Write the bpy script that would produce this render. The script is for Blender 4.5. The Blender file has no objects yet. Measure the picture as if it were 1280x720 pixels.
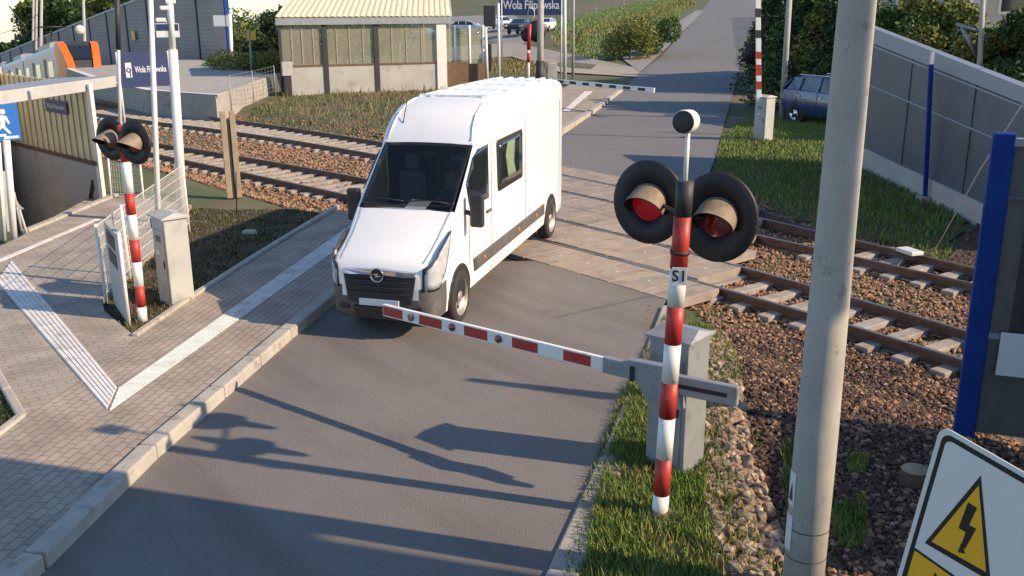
import bpy, bmesh, math, random
from mathutils import Vector, Matrix, geometry, noise
random.seed(7)
R = math.radians
SC = bpy.context.scene
COL = SC.collection
# ------------------------------------------------------------------ camera
YAW, PITCH, ROLL, F = -.886, .284, .005, 1196.74
CAM = Vector((9.48, -9.879, 3.624))
fw = Vector((math.sin(YAW)*math.cos(PITCH), math.cos(YAW)*math.cos(PITCH), -math.sin(PITCH)))
rt0 = Vector((math.cos(YAW), -math.sin(YAW), 0)); dn0 = fw.cross(rt0)
rt = rt0*math.cos(ROLL) + dn0*math.sin(ROLL); dn = -rt0*math.sin(ROLL) + dn0*math.cos(ROLL)
cd = bpy.data.cameras.new('camera'); cam = bpy.data.objects.new('camera', cd); COL.objects.link(cam)
m3 = Matrix((rt, -dn, -fw)).transposed()
cam.matrix_world = Matrix.Translation(CAM) @ m3.to_4x4()
cd.sensor_width = 36; cd.lens = F/1280*36; cd.clip_start = .05; cd.clip_end = 3000
SC.camera = cam
# ------------------------------------------------------------------ light
SUN_AZ, SUN_EL = R(34), R(30)
sd = Vector((math.cos(SUN_AZ)*math.cos(SUN_EL), math.sin(SUN_AZ)*math.cos(SUN_EL), math.sin(SUN_EL)))
W = bpy.data.worlds.new('World'); SC.world = W; W.use_nodes = True
nt = W.node_tree; bg = nt.nodes['Background']; sk = nt.nodes.new('ShaderNodeTexSky')
sk.sky_type = 'NISHITA'; sk.sun_disc = False; sk.sun_elevation = SUN_EL
sk.sun_rotation = math.atan2(sd.x, sd.y); sk.air_density = 1.0; sk.dust_density = .25; sk.ozone_density = 3
nt.links.new(sk.outputs[0], bg.inputs[0]); bg.inputs[1].default_value = .13
sl = bpy.data.lights.new('sun', 'SUN'); sl.energy = 4.3; sl.angle = R(.6); sl.color = (1, .77, .52)
so = bpy.data.objects.new('sun', sl); COL.objects.link(so)
so.rotation_euler = (-sd).to_track_quat('-Z', 'Y').to_euler()
SC.view_settings.view_transform = 'Standard'; SC.view_settings.look = 'None'
SC.view_settings.exposure = .72; SC.view_settings.gamma = 1
SC.cycles.max_bounces = 6; SC.cycles.transparent_max_bounces = 8

# ------------------------------------------------------------------ helpers
def sstep(a, b, x):
    t = min(1, max(0, (x-a)/(b-a))); return t*t*(3-2*t)
def tz(x, y):
    """height of the land: the line falls away to the left, the lane climbs beyond the crossing"""
    xx = -x
    w = 1 - sstep(.30*xx+8, .55*xx+20, y) if xx > 0 else 0
    z = -.03 - .06*max(0, xx-38)*w
    z += .065*max(0, min(y, 150)-44)*(1-w)
    if xx > 200: z += 0
    d = sstep(-2.0, -1.2, y+.03*max(0, xx-8)) * (1-sstep(5.2, 6.0, y))
    return z - .15*d
def ray(px, py):
    return (fw + rt*((px-640)/F) + dn*((py-360)/F))
def at(px, py, z=0):
    d = ray(px, py); return CAM + d*((z-CAM.z)/d.z)
def far(px, py, depth):
    return CAM + ray(px, py)*depth
def land(px, py):
    d = ray(px, py); t = 3.
    while t < 600:
        p = CAM+d*t
        if p.z < tz(p.x, p.y): return p
        t *= 1.01
    return CAM+d*600
def topz(base, py):
    lo, hi = base.z, base.z+max(3, .8*(base-CAM).length)
    for _ in range(40):
        m = (lo+hi)/2; v = Vector((base.x, base.y, m))-CAM
        if 360+F*v.dot(dn)/v.dot(fw) > py: lo = m
        else: hi = m
    return lo
def over(base, px, py):
    """point above a base, on the ray through px,py, at the base's distance"""
    d = ray(px, py); h = Vector((base.x-CAM.x, base.y-CAM.y)).length
    t = h/Vector((d.x, d.y)).length
    return CAM+d*t

class MB:
    def __init__(s): s.v = []; s.f = []; s.s = []
    def add(s, vs, fs, sm=False):
        o = len(s.v); s.v += [tuple(v) for v in vs]
        for f in fs: s.f.append([i+o for i in f]); s.s.append(sm)
        return s
    def box(s, c, size, ax=None, bev=0):
        """centre, size, ax = (X,Y,Z) unit axes"""
        X, Y, Z = ax or (Vector((1,0,0)), Vector((0,1,0)), Vector((0,0,1)))
        c = Vector(c); vs = []
        for k in (-1, 1):
            for j in (-1, 1):
                for i in (-1, 1): vs.append(c+X*(i*size[0]/2)+Y*(j*size[1]/2)+Z*(k*size[2]/2))
        return s.add(vs, [(0,2,3,1),(4,5,7,6),(0,1,5,4),(2,6,7,3),(0,4,6,2),(1,3,7,5)])
    def tube(s, pts, r, n=10, cap=True):
        pts = [Vector(p) for p in pts]; rs = r if isinstance(r, (list, tuple)) else [r]*len(pts)
        vs = []; prev = None
        for i, p in enumerate(pts):
            t = (pts[min(i+1, len(pts)-1)]-pts[max(i-1, 0)]).normalized()
            a = prev if prev else (Vector((0,0,1)) if abs(t.z) < .9 else Vector((1,0,0)))
            u = (a - t*a.dot(t)).normalized(); prev = u; w = t.cross(u)
            for k in range(n):
                an = 2*math.pi*k/n; vs.append(p+(u*math.cos(an)+w*math.sin(an))*rs[i])
        fs = []
        for i in range(len(pts)-1):
            for k in range(n): fs.append((i*n+k, i*n+(k+1) % n, (i+1)*n+(k+1) % n, (i+1)*n+k))
        s.add(vs, fs, True)
        if cap:
            o = len(s.v)-len(vs); s.f.append([o+k for k in range(n)][::-1]); s.s.append(False)
            s.f.append([o+(len(pts)-1)*n+k for k in range(n)]); s.s.append(False)
        return s
    def prism(s, poly, z0, z1=None, ax=None):
        """poly of 2D/3D points; extruded vertically, or along ax vector"""
        if ax is not None:
            a = [Vector(p) for p in poly]; b = [p+ax for p in a]
        else:
            a = [Vector((p[0], p[1], z0)) for p in poly]; b = [Vector((p[0], p[1], z1)) for p in poly]
        n = len(a); return s.add(a+b, [tuple(range(n))[::-1], tuple(range(n, 2*n))]+[(i, (i+1) % n, n+(i+1) % n, n+i) for i in range(n)])
    def ribbon(s, A, B):
        n = len(A); return s.add(list(A)+list(B), [(i, i+1, n+i+1, n+i) for i in range(n-1)])
    def lathe(s, c, axis, prof, n=24, sx=1.0, U=None, sm=True):
        """prof: list of (radius, along axis)"""
        c = Vector(c); axis = axis.normalized()
        a = U or (Vector((0,0,1)) if abs(axis.z) < .9 else Vector((1,0,0)))
        u = (a-axis*a.dot(axis)).normalized(); w = axis.cross(u); vs = []
        for r, h in prof:
            for k in range(n):
                an = 2*math.pi*k/n; vs.append(c+axis*h+(u*math.cos(an)+w*math.sin(an)*sx)*r)
        fs = [(i*n+k, i*n+(k+1) % n, (i+1)*n+(k+1) % n, (i+1)*n+k) for i in range(len(prof)-1) for k in range(n)]
        return s.add(vs, fs, sm)
    def build(s, name, mat, parent=None, bev=0, seg=2):
        me = bpy.data.meshes.new(name); me.from_pydata(s.v, [], s.f)
        for p, q in zip(me.polygons, s.s): p.use_smooth = q
        me.materials.append(mat); bm = bmesh.new(); bm.from_mesh(me)
        if not getattr(s, 'raw', False): bmesh.ops.recalc_face_normals(bm, faces=bm.faces)
        bm.to_mesh(me); bm.free()
        o = bpy.data.objects.new(name, me); COL.objects.link(o)
        if parent: o.parent = parent; o.matrix_parent_inverse = Matrix.Translation(-parent.location) if parent.type == 'EMPTY' else Matrix.Identity(4)
        if bev:
            b = o.modifiers.new('bevel', 'BEVEL'); b.width = bev; b.segments = seg; b.limit_method = 'ANGLE'; b.angle_limit = R(40)
        return o
def tag(o, label=None, cat=None, group=None, kind=None):
    if label: o['label'] = label
    if cat: o['category'] = cat
    if group: o['group'] = group
    if kind: o['kind'] = kind
    return o
def thing(name, label, cat, loc=(0,0,0), group=None):
    o = bpy.data.objects.new(name, None); COL.objects.link(o); o.location = loc; o.empty_display_size = .2
    return tag(o, label, cat, group)
def local(o, parent):
    """mesh was made in its thing's own coordinates"""
    o.parent = parent; o.matrix_parent_inverse = Matrix.Identity(4); return o
def copy_thing(t, loc, rz):
    c = t.copy(); COL.objects.link(c); c.location = loc; c.rotation_euler = (0, 0, rz)
    for ch in list(t.children):
        d = ch.copy(); COL.objects.link(d); d.parent = c
        for g in ch.children:
            e = g.copy(); COL.objects.link(e); e.parent = d
    return c

# ------------------------------------------------------------------ materials
def mat(name, col, rough=.7, metal=0, col2=None, scale=4, bump=0, bscale=40, spec=.5, emit=None, coat=0, wear=None, detail=4, trans=0):
    m = bpy.data.materials.new(name); m.use_nodes = True; n = m.node_tree; b = n.nodes['Principled BSDF']
    b.inputs['Base Color'].default_value = (*col, 1); b.inputs['Roughness'].default_value = rough
    b.inputs['Metallic'].default_value = metal; b.inputs['Specular IOR Level'].default_value = spec
    b.inputs['Coat Weight'].default_value = coat
    tc = n.nodes.new('ShaderNodeTexCoord')
    if trans: b.inputs['Transmission Weight'].default_value = trans
    if col2:
        t = n.nodes.new('ShaderNodeTexNoise'); t.inputs['Scale'].default_value = scale; t.inputs['Detail'].default_value = detail
        t.inputs['Roughness'].default_value = .65
        r = n.nodes.new('ShaderNodeValToRGB'); r.color_ramp.elements[0].position = .35; r.color_ramp.elements[1].position = .65
        r.color_ramp.elements[0].color = (*col, 1); r.color_ramp.elements[1].color = (*col2, 1)
        n.links.new(tc.outputs['Object'], t.inputs[0]); n.links.new(t.outputs[0], r.inputs[0]); n.links.new(r.outputs[0], b.inputs['Base Color'])
        m['_ramp'] = r.name
    if bump:
        t2 = n.nodes.new('ShaderNodeTexNoise'); t2.inputs['Scale'].default_value = bscale; t2.inputs['Detail'].default_value = 5
        bu = n.nodes.new('ShaderNodeBump'); bu.inputs['Strength'].default_value = bump; bu.inputs['Distance'].default_value = .02
        n.links.new(tc.outputs['Object'], t2.inputs[0]); n.links.new(t2.outputs[0], bu.inputs['Height']); n.links.new(bu.outputs[0], b.inputs['Normal'])
    if emit: b.inputs['Emission Color'].default_value = (*emit[0], 1); b.inputs['Emission Strength'].default_value = emit[1]
    return m
def mixin(m, col, lo, hi, scale, kind='noise', fac=1.0, rnd=1):
    """blend another colour over base by a texture threshold"""
    n = m.node_tree; b = n.nodes['Principled BSDF']; src = b.inputs['Base Color'].links[0].from_socket if b.inputs['Base Color'].links else None
    tc = n.nodes.new('ShaderNodeTexCoord')
    if kind == 'noise': t = n.nodes.new('ShaderNodeTexNoise'); t.inputs['Detail'].default_value = 6; out = 0
    else: t = n.nodes.new('ShaderNodeTexVoronoi'); out = 0
    t.inputs['Scale'].default_value = scale; n.links.new(tc.outputs['Object'], t.inputs[0])
    mr = n.nodes.new('ShaderNodeMapRange'); mr.inputs[1].default_value = lo; mr.inputs[2].default_value = hi; mr.inputs[4].default_value = fac
    n.links.new(t.outputs[out], mr.inputs[0]); mx = n.nodes.new('ShaderNodeMix'); mx.data_type = 'RGBA'
    n.links.new(mr.outputs[0], mx.inputs[0])
    if src: n.links.new(src, mx.inputs[6])
    else: mx.inputs[6].default_value = b.inputs['Base Color'].default_value
    mx.inputs[7].default_value = (*col, 1); n.links.new(mx.outputs[2], b.inputs['Base Color']); return m
M = {}
M['asphalt'] = mat('asphalt', (.160,.146,.135), .88, col2=(.192,.176,.163), scale=.5, bump=.55, bscale=90)
mixin(M['asphalt'], (.21,.19,.17), .52, .75, 150, fac=.6); mixin(M['asphalt'], (.075,.07,.068), .60, .75, 1.1, fac=.4)
mixin(M['asphalt'], (.03,.03,.03), .735, .75, 7, fac=.8)
def streaks(m, ang, col, fac):
    n = m.node_tree; b = n.nodes['Principled BSDF']; src = b.inputs['Base Color'].links[0].from_socket
    tc = n.nodes.new('ShaderNodeTexCoord'); mp = n.nodes.new('ShaderNodeMapping'); mp.inputs['Rotation'].default_value = (0, 0, ang); mp.inputs['Scale'].default_value = (.12, 1.1, 1)
    t = n.nodes.new('ShaderNodeTexNoise'); t.inputs['Scale'].default_value = 1.6; t.inputs['Detail'].default_value = 7; mr = n.nodes.new('ShaderNodeMapRange'); mr.inputs[1].default_value = .48; mr.inputs[2].default_value = .66; mr.inputs[4].default_value = fac
    mx = n.nodes.new('ShaderNodeMix'); mx.data_type = 'RGBA'; mx.inputs[7].default_value = (*col, 1); L = n.links.new
    L(tc.outputs['Object'], mp.inputs[0]); L(mp.outputs[0], t.inputs[0]); L(t.outputs[0], mr.inputs[0]); L(mr.outputs[0], mx.inputs[0]); L(src, mx.inputs[6]); L(mx.outputs[2], b.inputs['Base Color'])
    v = n.nodes.new('ShaderNodeTexVoronoi'); v.feature = 'DISTANCE_TO_EDGE'; v.inputs['Scale'].default_value = .42; nz = n.nodes.new('ShaderNodeTexNoise'); nz.inputs['Scale'].default_value = 2.5; nz.inputs['Detail'].default_value = 6
    ad = n.nodes.new('ShaderNodeMix'); ad.data_type = 'RGBA'; ad.inputs[0].default_value = .28; L(tc.outputs['Object'], nz.inputs[0]); L(tc.outputs['Object'], ad.inputs[6]); L(nz.outputs[1], ad.inputs[7]); L(ad.outputs[2], v.inputs[0])
    m2 = n.nodes.new('ShaderNodeMapRange'); m2.inputs[1].default_value = .0; m2.inputs[2].default_value = .006; m2.inputs[3].default_value = .0; m2.inputs[4].default_value = 0
    L(v.outputs[0], m2.inputs[0]); m3_ = n.nodes.new('ShaderNodeMix'); m3_.data_type = 'RGBA'; m3_.inputs[7].default_value = (.05,.045,.04,1); L(m2.outputs[0], m3_.inputs[0]); L(mx.outputs[2], m3_.inputs[6]); L(m3_.outputs[2], b.inputs['Base Color'])
streaks(M['asphalt'], R(47.5), (.115,.10,.09), .55)
M['asphalt_far'] = mat('asphalt_far', (.14,.137,.135), .85, col2=(.165,.16,.157), scale=.3, bump=.2, bscale=60)
M['concrete'] = mat('concrete', (.30,.28,.25), .9, col2=(.37,.35,.31), scale=3, bump=.35, bscale=70)
mixin(M['concrete'], (.16,.15,.13), .58, .72, 5, fac=.6)
M['kerb'] = mat('kerb', (.33,.31,.27), .9, col2=(.42,.39,.34), scale=4, bump=.3, bscale=90); mixin(M['kerb'], (.17,.15,.12), .55, .72, 7, fac=.6)
M['pole_concrete'] = mat('pole_concrete', (.33,.315,.29), .9, col2=(.40,.38,.34), scale=2.5, bump=.08, bscale=60); mixin(M['pole_concrete'], (.16,.15,.14), .64, .7, 14, fac=.55)
M['panel'] = mat('panel', (.26,.215,.175), .9, col2=(.34,.285,.235), scale=2.2, bump=.5, bscale=70); mixin(M['panel'], (.17,.13,.10), .52, .7, 3.5, fac=.6)
M['white'] = mat('white_paint', (.78,.78,.76), .45, col2=(.70,.70,.67), scale=6); M['red'] = mat('red_paint', (.46,.035,.025), .5, col2=(.38,.03,.022), scale=9)
M['white_metal'] = mat('white_metal', (.74,.72,.68), .45, col2=(.66,.64,.6), scale=4)
M['grey_metal'] = mat('grey_metal', (.30,.32,.34), .5, .25, col2=(.25,.27,.29), scale=4)
M['light_grey'] = mat('light_grey_cabinet', (.45,.45,.43), .6, col2=(.38,.38,.36), scale=3, bump=.1, bscale=30)
M['black'] = mat('black_matt', (.012,.012,.014), .55, col2=(.02,.02,.022), scale=12); M['dark'] = mat('dark_plastic', (.03,.03,.033), .6)
M['black_edge'] = mat('black_rubber', (.015,.015,.015), .8)
M['steel'] = mat('rail_steel', (.17,.12,.10), .6, .5, col2=(.11,.07,.05), scale=6); M['railtop'] = mat('rail_top', (.26,.24,.22), .45, .8)
M['sleeper'] = mat('sleeper', (.36,.33,.29), .95, col2=(.24,.20,.17), scale=5, bump=.3)
M['earth'] = mat('earth', (.10,.075,.05), 1, col2=(.15,.12,.075), scale=1.2, bump=.8, bscale=14); mixin(M['earth'], (.06,.095,.026), .40, .56, .35, fac=.9); mixin(M['earth'], (.16,.14,.08), .6,.7, 5, fac=.6)
M['lawn'] = mat('lawn', (.05,.07,.02), 1, col2=(.12,.10,.05), scale=4.5, bump=.9, bscale=26)
M['blade'] = mat('grass_blade', (.095,.19,.03), .6, col2=(.21,.25,.06), scale=1.7, spec=.3); M['weed'] = mat('weed_blade', (.16,.16,.05), .7, col2=(.26,.21,.09), scale=1.1, spec=.2)
M['straw'] = mat('straw_blade', (.24,.18,.09), .8, col2=(.15,.13,.05), scale=2)
M['blue'] = mat('blue_paint', (.005,.035,.20), .7, col2=(.007,.045,.23), scale=3, spec=.2); M['navy'] = mat('navy_sign', (.016,.03,.11), .5)
M['sign_blue'] = mat('sign_blue', (.01,.12,.42), .5); M['yellow'] = mat('yellow_sign', (.72,.40,.015), .5); M['orange'] = mat('orange_paint', (.72,.13,.01), .4)
M['plate'] = mat('sign_white', (.60,.62,.64), .5); M['ink'] = mat('sign_black', (.01,.01,.01), .6)
M['glassy'] = mat('dark_glass', (.012,.016,.022), .06, spec=.9, coat=.6); M['chrome'] = mat('chrome', (.6,.6,.62), .15, 1)
M['van'] = mat('van_white', (.80,.81,.82), .32, coat=.5); M['bumper'] = mat('bumper_grey', (.075,.072,.072), .65, col2=(.10,.095,.09), scale=5)
M['tyre'] = mat('tyre', (.028,.026,.025), .85, bump=.2); M['rim'] = mat('rim', (.36,.33,.30), .45, .5); M['lens'] = mat('lamp_lens', (.52,.55,.58), .18, 0, col2=(.36,.38,.41), scale=14, coat=1)
M['gold'] = mat('gold_sheet', (.70,.60,.36), .6, 0, col2=(.62,.53,.31), scale=2); M['cream'] = mat('cream_roof', (.74,.67,.46), .6, col2=(.66,.59,.39), scale=2)
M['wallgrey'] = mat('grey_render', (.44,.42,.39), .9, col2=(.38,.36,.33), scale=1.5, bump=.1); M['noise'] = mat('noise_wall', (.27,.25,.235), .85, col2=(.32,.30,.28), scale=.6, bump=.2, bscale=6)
M['noise_r'] = mat('noise_wall_smooth', (.085,.10,.125), .5, .2, col2=(.10,.115,.14), scale=.8); M['coping'] = mat('coping_steel', (.24,.27,.31), .5, .3)
M['stone_l'] = mat('ballast_stone', (.36,.21,.115), .95, col2=(.17,.09,.05), scale=7); mixin(M['stone_l'], (.40,.33,.26), .55, .62, 16, fac=.7)
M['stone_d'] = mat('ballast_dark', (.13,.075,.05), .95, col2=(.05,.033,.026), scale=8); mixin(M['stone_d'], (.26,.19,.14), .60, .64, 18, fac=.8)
M['stone_g'] = mat('ballast_grey', (.36,.26,.17), .95, col2=(.10,.075,.06), scale=6); mixin(M['stone_g'], (.52,.42,.31), .56, .60, 9, fac=.8)
M['ballast'] = mat('ballast_bed', (.10,.055,.035), 1, col2=(.17,.10,.06), scale=22, bump=1, bscale=30); mixin(M['ballast'], (.25,.16,.10), .55, .65, 38, fac=.7)
M['leaf1'] = mat('leaf_mid', (.055,.10,.02), .6, col2=(.09,.14,.03), scale=.5, spec=.3); M['leaf2'] = mat('leaf_dark', (.025,.055,.018), .65, col2=(.045,.085,.022), scale=.8, spec=.3)
M['leaf3'] = mat('leaf_yellow', (.13,.16,.03), .65, col2=(.19,.19,.05), scale=.8, spec=.3); M['bark'] = mat('bark', (.09,.065,.045), .95, bump=.5)
M['brown'] = mat('brown_wood', (.16,.10,.06), .85, col2=(.11,.07,.04), scale=4); M['beige'] = mat('beige_boards', (.36,.29,.20), .8, col2=(.28,.22,.15), scale=5)
M['lamp_red'] = mat('lamp_red_lit', (.20,.006,.010), .25, col2=(.07,.004,.006), scale=22, emit=((1,.02,.03), .07)); M['lamp_off'] = mat('lamp_red_off', (.16,.012,.010), .2, coat=1)
M['visor'] = mat('sunlit_hood', (.25,.19,.13), .6, col2=(.18,.14,.10), scale=14); M['tactile'] = mat('tactile_white', (.72,.70,.67), .8, col2=(.58,.56,.53), scale=4, bump=.2)  # visor: tan puts sunlight on dusty black hoods into the colour
M['render_wall'] = mat('house_render', (.46,.45,.42), .9, col2=(.40,.39,.36), scale=1); M['roof_tile'] = mat('roof_tile', (.16,.09,.07), .8)
M['path'] = mat('path_slab', (.20,.195,.19), .9, col2=(.25,.24,.23), scale=1, bump=.2); M['sand'] = mat('sandy_drive', (.34,.30,.25), 1, col2=(.28,.25,.21), scale=.8)
M['train_grey'] = mat('train_body', (.42,.38,.42), .4, col2=(.36,.33,.36), scale=2)
mixin(M['white'], (.40,.35,.28), .60, .70, 14, fac=.45); mixin(M['white'], (.20,.16,.12), .70, .72, 26, fac=.7); mixin(M['red'], (.50,.40,.34), .69, .715, 28, fac=.8); mixin(M['red'], (.16,.03,.02), .52, .7, 7, fac=.6)
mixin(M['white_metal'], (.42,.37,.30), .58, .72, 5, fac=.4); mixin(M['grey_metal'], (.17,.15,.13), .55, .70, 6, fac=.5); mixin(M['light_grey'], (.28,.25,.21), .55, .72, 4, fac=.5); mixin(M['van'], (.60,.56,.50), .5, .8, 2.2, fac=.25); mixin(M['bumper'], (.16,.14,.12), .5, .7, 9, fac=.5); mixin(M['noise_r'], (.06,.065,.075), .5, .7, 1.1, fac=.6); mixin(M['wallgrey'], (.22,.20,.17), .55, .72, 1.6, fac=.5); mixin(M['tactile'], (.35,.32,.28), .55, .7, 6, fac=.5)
def paver(name, c1, c2, mortar, w, h, rot, scl=1.0, off=.5, bump=.6):
    m = mat(name, c1, .92); n = m.node_tree; b = n.nodes['Principled BSDF']
    tc = n.nodes.new('ShaderNodeTexCoord'); mp = n.nodes.new('ShaderNodeMapping'); mp.inputs['Rotation'].default_value = (0, 0, rot)
    br = n.nodes.new('ShaderNodeTexBrick'); br.offset = off; br.inputs['Scale'].default_value = 1; br.inputs['Brick Width'].default_value = w; br.inputs['Row Height'].default_value = h
    br.inputs['Mortar Size'].default_value = .009*scl; br.inputs['Color1'].default_value = (*c1, 1); br.inputs['Color2'].default_value = (*c2, 1); br.inputs['Mortar'].default_value = (*mortar, 1)
    nz = n.nodes.new('ShaderNodeTexNoise'); nz.inputs['Scale'].default_value = 2.2; nz.inputs['Detail'].default_value = 6
    mx = n.nodes.new('ShaderNodeMix'); mx.data_type = 'RGBA'; mx.blend_type = 'MULTIPLY'; mx.inputs[0].default_value = .75
    rp = n.nodes.new('ShaderNodeValToRGB'); rp.color_ramp.elements[0].color = (.62,.60,.58,1); rp.color_ramp.elements[1].color = (1.15,1.12,1.08,1); rp.color_ramp.elements[0].position = .3; rp.color_ramp.elements[1].position = .7
    bu = n.nodes.new('ShaderNodeBump'); bu.inputs['Strength'].default_value = bump; bu.inputs['Distance'].default_value = .01; bu.invert = True
    L = n.links.new; L(tc.outputs['Object'], mp.inputs[0]); L(mp.outputs[0], br.inputs[0]); L(tc.outputs['Object'], nz.inputs[0]); L(nz.outputs[0], rp.inputs[0])
    L(br.outputs[0], mx.inputs[6]); L(rp.outputs[0], mx.inputs[7]); L(mx.outputs[2], b.inputs['Base Color']); L(br.outputs[1], bu.inputs['Height']); L(bu.outputs[0], b.inputs['Normal'])
    return m
KDIR = math.atan2(-4.74, 4.34)
M['paver'] = paver('pavement_blocks', (.38,.33,.27), (.34,.29,.24), (.25,.21,.175), .16, .088, -KDIR)
M['paver2'] = paver('path_blocks', (.37,.33,.285), (.33,.295,.25), (.23,.20,.17), .20, .10, -KDIR+R(47), .6)
# glass of the shelters: real see-through panes, tinted
def glassmat(name, col, a, rough=.15):
    m = bpy.data.materials.new(name); m.use_nodes = True; n = m.node_tree; n.nodes.clear()
    o = n.nodes.new('ShaderNodeOutputMaterial'); mx = n.nodes.new('ShaderNodeMixShader'); t = n.nodes.new('ShaderNodeBsdfTransparent'); p = n.nodes.new('ShaderNodeBsdfPrincipled')
    p.inputs['Base Color'].default_value = (*col, 1); p.inputs['Roughness'].default_value = rough; mx.inputs[0].default_value = a; t.inputs[0].default_value = (.85,.9,.88,1)
    n.links.new(t.outputs[0], mx.inputs[1]); n.links.new(p.outputs[0], mx.inputs[2]); n.links.new(mx.outputs[0], o.inputs[0]); return m
M['pane'] = glassmat('shelter_glass', (.50,.48,.38), .28)
M['mesh_fence'] = M['white_metal']

# ------------------------------------------------------------------ land
K1 = at(128, 247, 0); K0 = at(38, 297, 0)                     # near corners of the stair pit
WB = at(20, 178, .70); PD = Vector((WB.x-K1.x, WB.y-K1.y, 0)); PDn = PD.normalized()
P1 = K1+PDn*5.0; P0 = K0+PDn*5.0
pit = [K0, K1, P1, P0]
def inpoly(x, y, poly):
    c = False; n = len(poly)
    for i in range(n):
        a, b = poly[i], poly[(i+1) % n]
        if (a[1] > y) != (b[1] > y) and x < (b[0]-a[0])*(y-a[1])/(b[1]-a[1])+a[0]: c = not c
    return c
xs = [-700,-560,-440,-340,-260,-200,-160,-130,-105,-85,-70,-60,-52,-46,-42,-38,-34,-31,-28]+[-26+.8*i for i in range(46)]+[12,16,24,40,80,160]
ys = [-120,-60,-30,-20,-16,-13]+[-12+.5*i for i in range(48)]+[12.5,14,16,19,23,28,33,38,44,50,60,72,86,100,120,150,200,280,400,600]
cv = []; idx = {}
for j, y in enumerate(ys):
    for i, x in enumerate(xs):
        n_ = .04*noise.noise(Vector((x*.6, y*.6, 0))) if -30 < x < 12 and (y < -2.5 or y > 6.5) else 0
        if not inpoly(x, y, [(p.x, p.y) for p in pit]): cv.append(Vector((x, y)))
base = len(cv); cv += [Vector((p.x, p.y)) for p in pit]
ed = [(base, base+1), (base+1, base+2), (base+2, base+3), (base+3, base)]
tv, te, tf, *_ = geometry.delaunay_2d_cdt(cv, ed, [], 0, 1e-4)
mb = MB(); keep = []
for f in tf:
    c = sum((tv[i] for i in f), Vector((0, 0)))/len(f)
    if not inpoly(c.x, c.y, [(p.x, p.y) for p in pit]): keep.append(f)
def tzn(x, y):
    near = -30 < x < 12 and (y < -2.5 or y > 6.5)
    return tz(x, y)+(.03*noise.noise(Vector((x*.6, y*.6, 0)))-.02 if near else 0)
mb.add([(v.x, v.y, tz(v.x, v.y)) for v in tv], keep, True)
tag(mb.build('ground', M['earth']), kind='structure')

# road edges (left = image left). from the bottom of the picture to the far end
def wp(*l): return [Vector((x, y, 0)) for x, y in l]
Ledge = wp((7.2,-13.6),(3.09,-8.77),(1.9,-7.6),(1.03,-6.63),(-.15,-5.32),(-1.25,-4.03),(-2.45,-2.66),(-3.6,-1.2)) + [at(*p) for p in ((690,182),(705,170),(740,143),(776,115))]
Redge = wp((9.6,-12.6),(6.6,-8.0),(5.27,-6.14),(4.0,-4.27),(2.96,-2.8),(1.77,-1.14),(.4,1.0),(-1.2,3.2)) + [at(*p) for p in ((880,232),(893,200),(905,155),(916,118))]
farL = [land(*p) for p in ((800,92),(820,77),(850,45),(868,25),(884,5))]; farR = [land(*p) for p in ((922,95),(929,75),(937,48),(943,24),(948,4))]
for l in (farL, farR): l.append(l[-1]+(l[-1]-l[-2]).normalized()*60)
def rib(name, A, B, m, dz=0, lift=True, sub=8, **kw):
    A2, B2 = [], []
    for i in range(len(A)-1):
        for k in range(sub):
            t = k/sub
            for S, D in ((A, A2), (B, B2)): D.append(S[i].lerp(S[i+1], t))
    A2.append(A[-1].copy()); B2.append(B[-1].copy())
    n = 5; rows = []
    for k in range(n):
        rows.append([a.lerp(b, k/(n-1)) for a, b in zip(A2, B2)])
    mb = MB()
    vs = []; fs = []
    for r_ in rows:
        for p in r_:
            z = max(0, tz(p.x, p.y)+.04) if lift else 0
            if tz(p.x, p.y) < -.25: z = tz(p.x, p.y)+.04
            vs.append((p.x, p.y, z+dz))
    N = len(A2)
    for k in range(n-1):
        for i in range(N-1): fs.append((k*N+i, k*N+i+1, (k+1)*N+i+1, (k+1)*N+i))
    mb.add(vs, fs); o = mb.build(name, m); return tag(o, kind='structure', **kw)
rib('road', Ledge[:7], Redge[:7], M['asphalt'])
rib('road', [at(655,212), at(690,183)]+Ledge[9:]+farL, [at(868,262), at(880,232)]+Redge[9:]+farR, M['asphalt_far'])
def slab(name, poly, z, m, th=.2, kind='structure', bev=0):
    o = MB().prism(poly, z-th, z).build(name, m, bev=bev); return tag(o, kind=kind) if kind else o
# pavement along the left of the road
inner = [at(430,262), at(330,325), at(240,385), at(172,432)]
pav = wp((6.9,-13.7),(2.98,-8.83),(1.80,-7.66),(.93,-6.69),(-.25,-5.38),(-1.35,-4.09),(-2.60,-2.6),(-3.1,-1.95))
pavin = [p+Vector((0,0,0)) for p in inner]
poly1 = pav+[at(425,268)]+inner[1:]+[at(150,455),at(35,532,0)]+[at(-60,600),Vector((3.8,-14.2,0))]
slab('pavement', poly1, .10, M['paver'])
# path from the road to the stairs
poly2 = [at(172,432), at(132,398), at(128,385), at(215,300), at(240,262), at(150,250), at(38,297), at(-40,335), at(-70,420), at(0,470), at(35,532), at(150,455)]
slab('path', poly2, .096, M['paver2'])
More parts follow.
